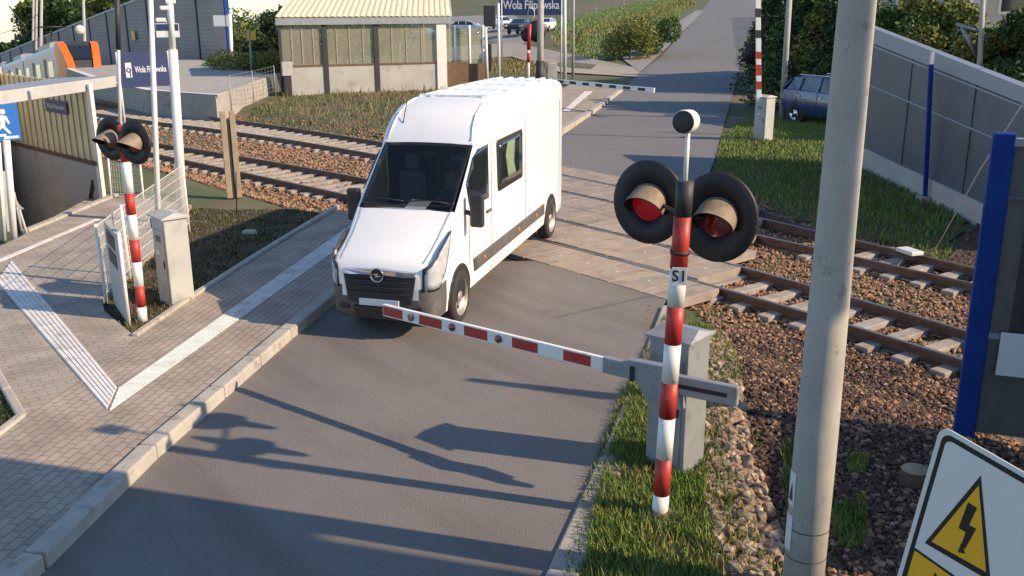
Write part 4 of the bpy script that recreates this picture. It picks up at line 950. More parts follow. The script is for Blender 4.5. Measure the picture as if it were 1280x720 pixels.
# ------------------------------------------------------------------ stair shelter
sh = thing('stair_shelter', 'underpass stair shelter with a gold corrugated wall and grey canopy at the left edge', 'shelter', K1)
zin = .70; inn = Vector((K0.x-K1.x, K0.y-K1.y, 0)).normalized()
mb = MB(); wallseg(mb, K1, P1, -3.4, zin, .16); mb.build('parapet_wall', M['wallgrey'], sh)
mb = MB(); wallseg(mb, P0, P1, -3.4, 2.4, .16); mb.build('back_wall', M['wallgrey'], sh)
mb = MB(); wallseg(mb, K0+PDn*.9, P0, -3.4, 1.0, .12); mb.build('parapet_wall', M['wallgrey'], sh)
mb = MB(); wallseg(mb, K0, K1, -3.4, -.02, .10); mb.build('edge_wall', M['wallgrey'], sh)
mb = MB(); n = 9
for k in range(n):
    a = K0+PDn*(.2+.35*k); b = K1+PDn*(.2+.35*k); q = [(a.x,a.y),(b.x,b.y),((b+PDn*.35).x,(b+PDn*.35).y),((a+PDn*.35).x,(a+PDn*.35).y)]
    mb.prism(q, -3.4, -.05-.17*k)
mb.build('stairs', M['concrete'], sh)
zt_ = topz(K1, 104)
# corrugated sheet: boxes in and out
mb = MB(); Lp = 5.0; k = 0; x = .12
nin = inn
while x < Lp:
    c = K1+PDn*(x+.05)+nin*(.10 if k % 2 else .055); mb.box(Vector((c.x, c.y, (zin+zt_)/2)), (.12 if k % 2 else .20, .03, zt_-zin), (PDn, nin, UP)); x += .16 if k % 2 else .15; k += 1
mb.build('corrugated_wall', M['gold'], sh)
MB().box(K1+PDn*2.5+nin*.12+UP*zin, (5,.06,.08), (PDn, nin, UP)).build('base_rail', M['brown'], sh)
MB().box(K1+UP*zt_/2-PDn*.02, (.20,.20,zt_), (PDn, nin, UP)).build('corner_post', M['white_metal'], sh, bev=.01)
# canopy: fascia line in the picture, roof reaching back
cz = zt_
f0, f1_ = at(143,98,cz+.02), at(-60,126,cz+.02)
fd = (f1_-f0); fd.z = 0; Lf = fd.length; fd.normalize(); fn = Vector((-fd.y, fd.x, 0))
if fn.dot(f0-CAM) < 0: fn = -fn
back = fn*.8+fd*.5
q = [f0, f1_, f1_+back, f0+back]
MB().prism([(p.x, p.y) for p in q], cz+.03, cz+.07).build('canopy_roof', M['grey_metal'], sh)
MB().box((f0+f1_)/2-UP*.06+Vector((0,0,0)), (Lf, .06, .22), (fd, fn, UP)).build('fascia', M['light_grey'], sh, bev=.01)
MB().box(f0+back/2-UP*.06, (.06, back.length, .22), (back.normalized().cross(UP), back.normalized(), UP)).build('fascia', M['grey_metal'], sh, bev=.01)
# name board on the corrugated wall
na, nb_ = at(64,128,1.62), at(29,144,1.62)
c = K1+PDn*1.65+nin*.15+UP*1.72; nbo = MB().box(c, (1.15,.03,.26), (PDn, nin, UP)).build('name_board', M['navy'], sh)
text('Wola Filipowska', c+nin*.02, -PDn, UP, .10, M['plate'], sh, 'board_lettering')
# hand rail on the parapet
def wp_(s, z): return K1+PDn*s+nin*.16+UP*z
for o in (0, -.12):
    MB().tube([wp_(.25,.35+o), wp_(.62,-.22+o), wp_(.98,-.20+o), wp_(1.35,-.85+o)], .02, 8).build('handrail', M['dark'], sh)
# entrance posts and pedestrian sign
ep = [at(18,303), at(4,300)]
for i, b in enumerate(ep): MB().tube([b, over(b, (8,-4)[i], 175)], .055, 12).build('entrance_post', M['white_metal'], sh)
ps = thing('underpass_sign', 'square blue sign with a white figure on stairs, at the left edge', 'sign', ep[1])
pc = over(ep[1], -1, 153); pn = (CAM-pc); pn.z = 0; pn.normalize(); pn = (pn+Vector((.5,.2,0))).normalized(); pu = UP.cross(pn)
pc = pc+pn*.06
pcp = MB().box(pc, (.56,.02,.58), (pu, pn, UP)).build('sign_plate', M['sign_blue'], ps, bev=.004)
def flat(poly, m, nm, off=.014): 
    return MB().prism([pc+pn*off+pu*x+UP*y for x, y in poly], 0, ax=pn*.003).build(nm, M[m], pcp)
flat([(.02,.12),(.10,.10),(.14,-.02),(.11,-.03),(.08,.05),(.06,-.06),(.14,-.17),(.11,-.19),(.02,-.08),(-.05,-.14),(-.08,-.12),(.0,-.03),(.0,.04),(-.05,-.01),(-.07,.02)], 'plate', 'figure')
MB().lathe(pc+pn*.014+pu*.05+UP*.17, pn, [(.045,0),(.04,.003),(0,.003)], 14).build('figure_head', M['plate'], pcp)
flat([(-.24,-.08),(-.14,-.08),(-.14,-.13),(-.04,-.13),(-.04,-.18),(.06,-.18),(.06,-.22),(.24,-.22),(.24,-.26),(.02,-.26),(.02,-.22),(-.08,-.22),(-.08,-.17),(-.18,-.17),(-.18,-.12),(-.24,-.12)], 'plate', 'stair_symbol')
er = [fp((28,292),(17,240)), fp((36,298),(24,262))]; fence('stair_rail', 'short grey handrail between the entrance posts at the left edge', [p[0] for p in er], [p[1] for p in er], 'light_grey', hb=.5)
# ------------------------------------------------------------------ station name signs
def namesign(name, label, pa, pb, za, zb2, postpx, m='navy', logo=True, txt='Wola Filipowska', th=.16, dep_=None):
    t = thing(name, label, 'station sign', pa)
    a, b = pa, pb; d = (b-a); d.z = 0; L = d.length; d.normalize(); nn = Vector((d.y, -d.x, 0))
    if nn.dot(CAM-a) < 0: nn = -nn
    c = (a+b)/2; c = Vector((c.x, c.y, (za+zb2)/2)); MB().box(c, (L, .06, za-zb2), (d, nn, UP)).build('sign_panel', M[m], t, bev=.005)
    U = UP.cross(nn)
    text(txt, c+nn*.035+U*(L*.12 if logo else 0), U, UP, th, M['plate'], t, 'sign_lettering', .004, .95, .004, L*(.62 if logo else .88))
    if logo:
        lp = c-U*L*.31+nn*.033; MB().box(lp, (th*.95,.01,th*2.3), (U, nn, UP)).build('logo_panel', M['plate'], t, bev=.002)
        MB().lathe(lp+nn*.006, nn, [(th*.22,0),(th*.38,.001),(th*.38,.006),(th*.22,.006)], 20).build('logo_ring', M['navy'], t)
        MB().box(lp+nn*.008-UP*th*.5+U*th*.2, (th*.16,.006,th*1.1), (U, nn, UP)).build('logo_stroke', M['navy'], t)
    for px, z0_ in postpx: MB().tube([Vector((px.x, px.y, z0_)), Vector((px.x, px.y, za+.02))], .045, 10).build('post', M['white_metal'], t)
    return t
s0 = at(150,160); s1 = Vector(over(s0, 213, 110)); d1 = ray(213,110); # sign spans at nearly constant depth
dep0 = (over(s0,150,90)-CAM).dot(fw); A1 = far(148,88,dep0); B1 = far(212,88,dep0+.9)
namesign('station_sign', 'dark blue station name board with a white logo, on two posts at left', A1, B1, far(180,65,dep0+.4).z, far(180,109,dep0+.4).z, [(A1, 0), (B1, 0)], th=.20)
# ------------------------------------------------------------------ far platform
pfA, pfB = at(272,147), at(186,139)
dpl = (pfB-pfA).normalized(); npl = Vector((-dpl.y, dpl.x, 0)); 
if npl.y < 0: npl = -npl
zpl = topz(pfA, 119); pend = at(352,120)
pl = [(pfA.x, pfA.y)]
path = [pfA, pfB, pfB+dpl*8+Vector((-1,.6,0))*1]
mb = MB(); far_ = [Vector((-36,6.2,0)), Vector((-46,8.0,0)), Vector((-56,9.6,0))]
front = [pfA, pfB, Vector((-34,2.9,0)), Vector((-44,4.3,0))]; backl = [at(352,112), Vector((-33,10,0)), Vector((-40,11.3,0)), Vector((-50,13.4,0))]
poly = [(p.x, p.y) for p in front]+[(p.x, p.y) for p in backl[::-1]]
tag(mb.prism(poly, -1.2, zpl).build('platform', M['concrete'], bev=.03), kind='structure')
mb = MB(); mb.ribbon([Vector((p.x, p.y, zpl+.012)) for p in front], [Vector((p.x, p.y, zpl+.012))+Vector((.15,.28,0)) for p in front]); tag(mb.build('platform_edge', M['white_metal']), kind='structure')
# low railings on the platform ramp
f3 = [at(290,140), at(318,132), at(345,122)]
fence('platform_railing', 'thin railing at the platform end between the marker post and glass shelter', f3, [p+UP*1.35 for p in f3], 'grey_metal', gap=.5, hb=.3)
def pxof(p):
    v = Vector(p)-CAM; return 640+F*v.dot(rt)/v.dot(fw), 360+F*v.dot(dn)/v.dot(fw)
# ------------------------------------------------------------------ noise wall left
def noise_wall(label, A, B, step, zbase, ztop_of_px, m, postm, blue_last=False):
    t = thing('noise_wall', label, 'noise wall', A); L = (B-A).length; n = max(1, round(L/step)); d = (B-A)/L; pr = None
    for k in range(n+1):
        p = A+d*L*k/n; p.z = tz(p.x, p.y)
        px, _ = pxof(p+UP*2); tp = over(p, px, ztop_of_px(px)).z; tp = max(tp, p.z+1.2)
        MB().box(Vector((p.x, p.y, (p.z+tp)/2)), (.16,.26,tp-p.z+.1), (Vector((d.x,d.y,0)).normalized(), Vector((-d.y,d.x,0)).normalized(), UP)).build('post', M['blue' if blue_last and k == 0 else postm], t)
        if pr:
            a, ta = pr; b, tb = p, tp; nn = Vector((-d.y, d.x, 0)).normalized()*.06
            mb = MB(); hb_ = .6
            vs = [a-nn+UP*hb_, b-nn+UP*hb_, Vector((b.x,b.y,tb))-nn, Vector((a.x,a.y,ta))-nn, a+nn+UP*hb_, b+nn+UP*hb_, Vector((b.x,b.y,tb))+nn, Vector((a.x,a.y,ta))+nn]
            mb.add(vs, [(0,1,2,3),(7,6,5,4),(0,4,5,1),(3,2,6,7)]); mb.build('panel', M[m], t)
            vs = [v.copy() for v in vs]
            for i, (q_, z1) in enumerate(((a,.6),(b,.6),(b,.6),(a,.6))): pass
            mb = MB(); wallseg(mb, a, b, min(a.z,b.z)-.4, (a.z+b.z)/2+.6, .18); mb.build('plinth', M['wallgrey'], t)
            mb = MB(); cp = [Vector((a.x,a.y,ta)), Vector((b.x,b.y,tb))]
            nn2 = nn*1.8; mb.add([cp[0]-nn2, cp[1]-nn2, cp[1]+nn2, cp[0]+nn2]+[v+UP*.14 for v in (cp[0]-nn2, cp[1]-nn2, cp[1]+nn2, cp[0]+nn2)], [(3,2,1,0),(4,5,6,7),(0,1,5,4),(1,2,6,5),(2,3,7,6),(3,0,4,7)]); mb.build('coping', M['coping'], t)
        pr = (p, tp)
    return t
nw = M['noise']; n_t = nw.node_tree; b_ = n_t.nodes['Principled BSDF']   # horizontal ribs
wv = n_t.nodes.new('ShaderNodeTexWave'); wv.bands_direction = 'Z'; wv.inputs['Scale'].default_value = 1.3; wv.inputs['Distortion'].default_value = .3
tcx = n_t.nodes.new('ShaderNodeTexCoord'); bb_ = n_t.nodes.new('ShaderNodeBump'); bb_.inputs['Strength'].default_value = .35; bb_.inputs['Distance'].default_value = .05
n_t.links.new(tcx.outputs['Object'], wv.inputs[0]); n_t.links.new(wv.outputs['Color'], bb_.inputs['Height']); n_t.links.new(bb_.outputs[0], b_.inputs['Normal'])
WA = Vector((-46.0,14.05,0)); wf_ = far(-10,80,100); WBv = Vector((wf_.x, wf_.y, 0))
noise_wall('long grey ribbed noise wall behind the orange train', WA, WBv, 4.2, 0, lambda px: 70-.385*px, 'noise', 'dark', True)
oc = over(WA.lerp(WBv, .26), 171, 44); 
# orange notice on the wall
def onwall(px, py):
    d = ray(px, py); nn = Vector((-(WBv-WA).y, (WBv-WA).x, 0)).normalized(); t = (WA-CAM).dot(nn)/d.dot(nn); return CAM+d*t, nn if nn.dot(CAM-WA) > 0 else -nn
oc, wn = onwall(171,44); wu = UP.cross(wn)
ob = tag(MB().box(oc+wn*.25, (.62,.03,.62), (wu, wn, UP)).build('orange_notice', M['yellow']), 'small orange notice fixed to the long grey noise wall', 'notice')
# hedge plants at the foot of that wall are added with the trees
# ------------------------------------------------------------------ train
tr0 = far(92,53,52); tr1 = far(-2,86,97)
X_ = (tr0-tr1).normalized(); Yt = UP.cross(X_).normalized(); Zt = X_.cross(Yt)
if Zt.z < 0: Zt = -Zt
TR = thing('train', 'grey train with an orange and black nose standing at the platform', 'train', tr0-UP*3)
Lt = (tr0-tr1).length; hwt = 1.0
def tp_(x, y, z): return tr0+X_*x+Yt*y+Zt*(z-3.0)
def loft(secs, name, m, parent, sm=True):
    mb = MB(); n = len(secs[0]); vs = [p for s in secs for p in s]
    mb.add(vs, [(i*n+k, i*n+(k+1) % n, (i+1)*n+(k+1) % n, (i+1)*n+k) for i in range(len(secs)-1) for k in range(n)]+[tuple(range(n)), tuple(range((len(secs)-1)*n, len(secs)*n))[::-1]], False)
    return mb.build(name, M[m], parent)
def sect(x, w, top, bot=.2, rnd=.35): return [tp_(x, -w, bot), tp_(x, -w, 1.4), tp_(x, -w*.96, top-rnd), tp_(x, -w*.80, top-rnd*.3), tp_(x, -w*.5, top), tp_(x, w*.5, top), tp_(x, w*.8, top-rnd*.3), tp_(x, w*.96, top-rnd), tp_(x, w, 1.4), tp_(x, w, bot)]
ncar = 3; lc = Lt/ncar
for k in range(ncar):
    loft([sect(-lc*(k+1)+.25, hwt, 3.0), sect(-lc*k-(.25 if k else 0), hwt, 3.0)], 'carriage', 'train_grey', TR)
    if k: loft([sect(-lc*k-.3, hwt*.9, 2.85), sect(-lc*k+.3, hwt*.9, 2.85)], 'gangway', 'dark', TR)
    for j in range(5):
        x = -lc*k-1.6-j*(lc-2.2)/5
        if j in (1, 3): 
            for dx in (0,): q = [tp_(x-1.1, s*1.01*hwt, .5) for s in (1,)]
            for s_ in (-1, 1): MB().add([tp_(x-1.2, s_*1.012, .45), tp_(x, s_*1.012, .45), tp_(x, s_*1.0, 2.3), tp_(x-1.2, s_*1.0, 2.3)], [(0,1,2,3)]).build('door', M['beige'], TR)
        else:
            for s_ in (-1, 1): MB().add([tp_(x-2.2, s_*1.012, 1.25), tp_(x, s_*1.012, 1.25), tp_(x, s_*1.0, 2.1), tp_(x-2.2, s_*1.0, 2.1)], [(0,1,2,3)]).build('window', M['glassy'], TR)
    loft([sect(-lc*k-lc*.7, .5, 3.35, 2.8, .1), sect(-lc*k-lc*.35, .5, 3.35, 2.8, .1)], 'roof_unit', 'grey_metal', TR)
loft([sect(0,1.0,3.0), sect(.7,.98,3.02), sect(1.5,.92,2.85), sect(2.3,.80,2.2), sect(2.8,.7,1.4), sect(2.95,.65,.9)], 'nose', 'dark', TR)
for s_ in (-1, 1):
    mb = MB(); outer = [(.3,1.02,2.75),(.9,1.0,2.95),(1.6,.95,2.78),(2.4,.84,2.1),(2.9,.74,1.3),(3.02,.70,.4)]; innr = [(.3,1.04,.3),(.6,1.04,.3),(1.0,1.03,.3),(1.7,.97,.3),(2.3,.9,.3),(2.9,.80,.3)]
    a = [tp_(x+.03, s_*(y+.03), z+.03) for x, y, z in outer]; b = [tp_(x, s_*(y+.02), z) for x, y, z in innr]; c = [tp_(x+.04, s_*(y-.34), z+.06) for x, y, z in outer]
    mb.ribbon(a, b); mb.ribbon(a, c); mb.build('orange_side', M['orange'], TR)
MB().add([tp_(1.75,-.52,2.75),tp_(1.75,.52,2.75),tp_(2.5,.48,2.05),tp_(2.5,-.48,2.05)],[(0,1,2,3)]).build('windscreen', M['glassy'], TR)
for s_ in (-1,1): MB().lathe(tp_(2.98, s_*.42, .95), X_, [(.12,0),(.1,.05),(0,.05)], 12).build('headlamp', M['plate'], TR)
MB().box(tp_(2.95,0,1.25), (.05,.5,.14), (X_, Yt, Zt)).build('number_display', M['plate'], TR)
mb = MB(); pb_ = tp_(-8,0,3.2); mb.tube([tp_(-8,0,3.1), tp_(-9.2,0,3.7), tp_(-8,0,4.3)], .05, 6); mb.tube([tp_(-8,-.8,4.3), tp_(-8,.8,4.3)], .05, 6); mb.build('pantograph', M['dark'], TR)
# ------------------------------------------------------------------ catenary masts and wires
def mast(bpx, tpx, w, depth, label, group='catenary masts along the line'):
    b = far(bpx[0], bpx[1], depth); t = far(tpx[0], tpx[1], depth)
    if tpx[1] <= 0: t = b+(t-b)*1.3
    g_ = Vector((b.x, b.y, tz(b.x, b.y)-.1)); g_ = g_ if g_.z < b.z else b-UP
    T = thing('catenary_mast', label, 'mast', g_, group); r = w/2/F*depth
    MB().tube([g_, b, t], [r*1.1, r, r*.8], 10).build('shaft', M['pole_concrete'], T); return T, b, t
for px, tp, w, d_, lb in ((51,52,4,75,'pale catenary mast rising above the train roof'),(45,46,3,80,'thinner catenary mast just left of the pale one above the train'),(41,42,3,86,'leftmost tall catenary mast of the three above the train'),):
    mast((px,60),(tp,-10),w,d_,lb)
mast((20,72),(19,42),3,110,'short distant catenary mast at the low end of the noise wall'); mast((7,74),(6,56),2.5,130,'farthest tiny catenary mast at the left edge')
Tm, bm_, tm_ = mast((106,60),(104,-5),4,58,'mast behind the train nose carrying a white round lamp box')
cm = far(100,37,57.5); MB().lathe(cm, (CAM-cm).normalized(), [(.24,-.15),(.27,0),(.24,.1),(0,.12)], 20).build('signal_disc', M['white_metal'], Tm)
T3, b3, t3, r3 = pole('thin_mast', 'thin mast with dark upper half behind the station name board', 'mast', (151,192), (146,-5), 4.5, 'white_metal', None)
MB().tube([over(b3,148,62), over(b3,146,-14)], r3*1.3, 10).build('dark_sleeve', M['dark'], T3)
def wire(a, b, sag, label, r=.015):
    pts = [a.lerp(b, k/14)-UP*sag*4*(k/14)*(1-k/14) for k in range(15)]
    return tag(MB().tube(pts, r, 4).build('overhead_wire', M['dark']), label, 'wire', 'overhead wires')
m1 = far(52,16,75); 
for (x0,y0,d0),(x1,y1,d1),lb in (((-5,42,120),(52,14,75),'upper overhead wire in the sky at the left edge'),((-5,56,120),(52,30,75),'middle overhead wire in the sky at the left edge'),((-5,66,130),(60,40,75),'lowest overhead wire in the sky above the train'),):
    wire(far(x0,y0,d0), far(x1,y1,d1), .4, lb, .03)
mb = MB(); mb.tube([far(12,8,70), far(35,40,72)], .06, 6); tag(mb.build('cantilever_strut', M['dark']), 'diagonal dark strut against the sky above the train', 'strut')
# ------------------------------------------------------------------ white sign on post, path lamp posts
pbx = at(290,92); wpst = thing('blank_sign', 'blank white rectangular board on a white post in front of the grey noise wall', 'sign', pbx)
MB().tube([pbx-UP*.2, over(pbx,287,17)], .12, 10).build('post', M['white_metal'], wpst); q0 = over(pbx, 277, 26); MB().box(q0, (.95,.04,.62), (rt, Vector((fw.x,fw.y,0)).normalized(), UP)).build('board', M['plate'], wpst)
yp = at(315,110); ypt = thing('yellow_sign', 'small pale yellow square sign on a thin post by the hedge', 'sign', yp); MB().tube([yp, over(yp,312,36)], .04, 6).build('post', M['grey_metal'], ypt); MB().box(over(yp,314,44), (.42,.03,.42), (rt, Vector((fw.x,fw.y,0)).normalized(), UP)).build('board', M['yellow'], ypt)
tag(slab('path', [(p.x,p.y) for p in (land(215,104),land(352,84),land(352,93),land(215,115))], .0, M['path'], .1), kind='structure')
# driveway, car park
def lsheet(name, pxs, m, dz=.02):
    pts = [land(*p) for p in pxs]; return tag(MB().add([p+UP*dz for p in pts], [tuple(range(len(pts)))]).build(name, m), kind='structure')
lsheet('driveway', [(556,60),(640,54),(700,68),(803,88),(795,98),(700,92),(640,72),(556,78)], M['sand'], .09)
lsheet('car_park', [(540,22),(640,18),(700,50),(640,58),(556,64),(350,66),(345,52)], M['path'], .05)
lsheet('drive_strip', [(290,50),(345,46),(350,58),(290,62)], M['sand'], .06)
lsheet('side_pavement', [(880,14),(870,14),(822,45),(776,74),(800,92),(818,76)], M['path'], .10)
# far pavement between the tracks and the lane, with kerb and guide line
pvf = [at(*p) for p in ((690,172),(705,165),(742,141),(778,114),(745,104),(722,103),(705,112),(660,150))]
slab('pavement', [(p.x, p.y) for p in pvf], .10, M['paver']); kerbs('kerb', [at(700,172), at(706,166), at(743,142), at(779,114)], .22, .13, 1, 1.0)
ga = [at(*p, .108) for p in ((703,139),(711,139),(741,114),(731,114))]; tag(MB().prism(ga, .104, .112).build('tactile_strip', M['tactile']), kind='structure')
# ------------------------------------------------------------------ glass shelter by the far track
gs = thing('glass_shelter', 'long glazed stair shelter with a cream roof behind the van', 'shelter', at(350,119))
GL, GR = at(350,119), at(551,112)
gd = (GR-GL); LG = gd.length; gd.normalize(); gn = Vector((-gd.y, gd.x, 0)); 
if gn.dot(GL-CAM) < 0: gn = -gn
zTL, zTR = topz(GL,33), topz(GR,25); zT = (zTL+zTR)/2; zM = (topz(GL,81)+topz(GR,81))/2
def gpt(px, z, back=0):
    """point on the shelter front plane at picture column px"""
    d = ray(px, 60); nn = gn; t = (GL+gn*back-CAM).dot(nn)/d.dot(nn); p = CAM+d*t; return Vector((p.x, p.y, z))
def gbox(pa, pb, z0, z1, th, name, m, back=0):
    a, b = gpt(pa, 0, back), gpt(pb, 0, back); mb = MB(); wallseg(mb, a, b, z0, z1, th); return mb.build(name, M[m], gs)
for a, b in ((351,403),(409,467),(473,545)):
    gbox(a, b, -.1, zM, .14, 'concrete_panel', 'wallgrey')
    gbox(a, b, zM, zT, .02, 'glass_pane', 'pane')
for px in (406, 470): gbox(px-3, px+3, -.1, zT, .22, 'post', 'dark')
gbox(545, 557, -.1, zT+.05, .30, 'corner_post', 'white_metal'); gbox(349, 352, -.1, zT, .2, 'post', 'dark')
for px in (365,378,392,421,437,454,490,508,527): gbox(px-.8, px+.8, zM, zT, .06, 'mullion', 'beige')
gbox(351, 545, zM-.03, zM+.05, .18, 'sill', 'brown'); 
# far side of the shelter, seen through the glass
for a, b in ((380,470),(474,565)):
    gbox(a, b, -.1, zM*.8, .12, 'rear_panel', 'gold', 3.2)
for px in (380,410,440,470,500,530,562): gbox(px-.9, px+.9, 0, zT, .08, 'rear_post', 'beige', 3.2)
e0_, e1_ = gpt(346, zT), gpt(564, zT); 
MB().box((e0_+e1_)/2+UP*.1-gn*.15, ((e1_-e0_).length, .12, .30), (gd, gn, UP)).build('eave', M['grey_metal'], gs)
rb0, rb1 = e0_+gn*5.2+gd*1.6+UP*1.0, e1_+gn*5.2+gd*1.6+UP*1.0
mb = MB(); n = 60; vs = []
for k in range(n*2+1):
    f_ = k/(n*2); o = .025 if k % 4 < 2 else 0; vs += [e0_.lerp(e1_, f_)+UP*(.27+o)-gn*.25, rb0.lerp(rb1, f_)+UP*(.27+o)]
mb.add(vs, [(2*k, 2*k+2, 2*k+3, 2*k+1) for k in range(n*2)]); o = mb.build('roof_sheet', M['cream'], gs); s = o.modifiers.new('s', 'SOLIDIFY'); s.thickness = .03
bxp = gpt(357, 0, -.4); MB().box(bxp+UP*1.15, (.45,.25,.6), (gd, gn, UP)).build('electric_box', M['light_grey'], gs, bev=.02); MB().box(bxp+UP*.45, (.3,.15,.9), (gd, gn, UP)).build('box_leg', M['dark'], gs)
# glass screen right of it
gsc = thing('glass_screen', 'clear glass screen with pale posts between the shelter and the white van roof', 'screen', gpt(557,0))
for a, b in ((558,569),(569,587),(587,604)):
    mb = MB(); wallseg(mb, gpt(a,0,.6), gpt(b,0,.6), .1, zT-.3, .02); mb.build('glass_pane', M['pane'], gsc)
for px in (569, 587, 604): MB().tube([gpt(px,0,.6), gpt(px,zT-.15,.6)], .06, 8).build('post', M['white_metal'], gsc)
bf = thing('board_fence', 'brown board fence right of the glazed shelter', 'fence', gpt(555,0))
for i, px in enumerate(range(556, 606, 3)):
    MB().box(gpt(px,.62,.1), (.12,.03,1.24 if i < 10 else 1.05), (gd, gn, UP)).build('board', M['brown'], bf)
# ================================================================== far side of the crossing, middle
def stand(px, py, h_px_top, w, m, name='post', **k): pass
sb = land(607,97); st_b = thing('railway_signal', 'dark square railway signal seen from behind on a post, right of the glass screen', 'signal', at(607,100))
B0 = at(607,100)
MB().tube([B0, over(B0,606,60)], .09, 10).build('post', M['dark'], st_b)
Dn = Vector((fw.x, fw.y, 0)).normalized(); Rn = rt.copy()
MB().box(over(B0,612,20), (.62,.25,1.05), (Rn, Dn, UP)).build('signal_head', M['dark'], st_b, bev=.04)
MB().box(over(B0,611,72), (.30,.25,1.4), (Rn, Dn, UP)).build('control_box', M['dark'], st_b, bev=.03)
def p_simple(bx, tx, w, m, name, label, cat, group=None, head=None):
    b = at(*bx) if bx[1] > 60 else land(*bx); t = over(b, *tx); r = w/2/F*(b-CAM).dot(fw)
    if tx[1] <= 2: t = b+(t-b)*1.25
    T = thing(name, label, cat, b, group); MB().tube([b-UP*.1, t], [r, r*.8], 10).build('shaft', M[m], T); return T, b, r
p_simple((609,104),(607,34),4.5,'white_metal','white_post','white post carrying the dark square signal, first right of the glass screen','post')
p_simple((624,104),(623,4),4,'white_metal','white_post','white post just left of the white post of the far name board','post')
TS, bs_, rs_ = p_simple((660,110),(661,62),4,'white','crossing_signal','distant crossing signal with a red and white post behind the van roof','crossing signal','level crossing signals')
for a, b in ((78,66),): MB().tube([over(bs_,660.6,a), over(bs_,661,b)], rs_*1.1, 10).build('painted_band', M['red'], TS)
MB().tube([over(bs_,661,62), over(bs_,662,30)], rs_*1.3, 10).build('pole_head', M['red'], TS)
for c, r_ in (((671,39),.50),((658,44),.30)): MB().lathe(over(bs_,*c), (CAM-bs_).normalized()*-1, [(0,-.03),(r_,-.03),(r_,.03),(r_*.5,.05),(r_*.4,.2),(0,.22)], 28, .85).build('backboard', M['black'], TS)
MB().lathe(over(bs_,664,17), Dn, [(.25,-.03),(.28,0),(.25,.03)], 20, .6).build('bell', M['white_metal'], TS)
TP, bp_, rp_ = p_simple((675,112),(676,-5),9,'pole_concrete','concrete_post','tall concrete post with a dark foot beside the far name board','post')
MB().tube([bp_-UP*.1, over(bp_,675,76)], rp_*1.15, 12).build('painted_foot', M['dark'], TP)
p_simple((706,100),(706,-5),4.5,'white_metal','flag_pole','left one of two slim pale poles right of the far name board','pole')
p_simple((716,98),(717,-5),3.5,'pole_concrete','flag_pole','right one of two slim pale poles right of the far name board','pole')
b1_ = at(700,98); dpn = (b1_-CAM).dot(fw)
namesign('station_sign', 'blue station name board at the top edge above the van', far(624,9,dpn), far(704,9,dpn), far(664,-6,dpn).z, far(664,19,dpn).z, [(far(627,9,dpn), 0), (far(702,9,dpn), 0)], 'navy', False, 'Wola Filipowska', .46)
# far barrier arm lowered across the lane
mB = at(690,108); fb = thing('boom_barrier', 'far boom barrier lowered across the lane behind the van', 'boom barrier', mB)
MB().box(mB+UP*.55, (.45,.4,1.1), (Rn, Dn, UP)).build('cabinet_body', M['light_grey'], fb, bev=.02)
ea, eb = at(690,101,.95), at(818,113,.95); da = (eb-ea); Lq = da.length; da.normalize(); na_ = Vector((-da.y, da.x, 0))
if na_.dot(CAM-ea) < 0: na_ = -na_
MB().box((ea+eb)/2, (Lq,.06,.16), (da, na_, UP)).build('arm_profile', M['white'], fb, bev=.01)
for k in range(7):
    f_ = .10+.132*k; MB().box(ea+da*Lq*f_, (Lq*.065,.07,.10), (da, na_, UP)).build('dark_band', M['dark'], fb)
# raised barrier at the right
rbm = at(948,176); rb_, rcn, rd_, rn_ = cabinet('boom_barrier', 'grey boom barrier with its arm raised upright, on the right grass bank', 'boom barrier', at(941,175), at(955,177), .35, topz(rbm,122), 'light_grey')
ar0, ar1 = over(rbm,948.5,128), over(rbm,947,-30)
da = (ar1-ar0); Lq = da.length; da.normalize(); MB().box((ar0+ar1)/2, (.14,.06,Lq), (Rn, Dn, da)).build('arm_profile', M['white'], rb_, bev=.01)
for y0, y1, m in ((112,101,'red'),(95,80,'red'),(74,64,'red'),(48,37,'dark'),(22,10,'dark'),(-4,-14,'dark')):
    a, b = over(rbm,948,y0), over(rbm,948,y1); MB().box(ar0+da*((((a+b)/2).z-ar0.z)/da.z), (.15,.07,(b-a).length*.9), (Rn, Dn, da)).build('reflective_band', M[m], rb_)
sb2 = at(950,130); T5 = thing('crossing_signal', 'distant crossing signal with a black round back, left of the raised barrier arm', 'crossing signal', sb2, 'level crossing signals')
MB().tube([sb2, over(sb2,950,50)], .07, 10).build('shaft', M['white_metal'], T5)
for c in ((942,66),(957,68)): MB().lathe(over(sb2,*c), Dn, [(0,-.03),(.42,-.03),(.42,.03),(.15,.05),(0,.2)], 28, .85).build('backboard', M['black'], T5)
T6, b6, t6, r6 = pole('lamp_post', 'tall pale lamp post standing left of the blue car', 'lamp post', (977,150), (987,-5), 8, 'pole_concrete', None)
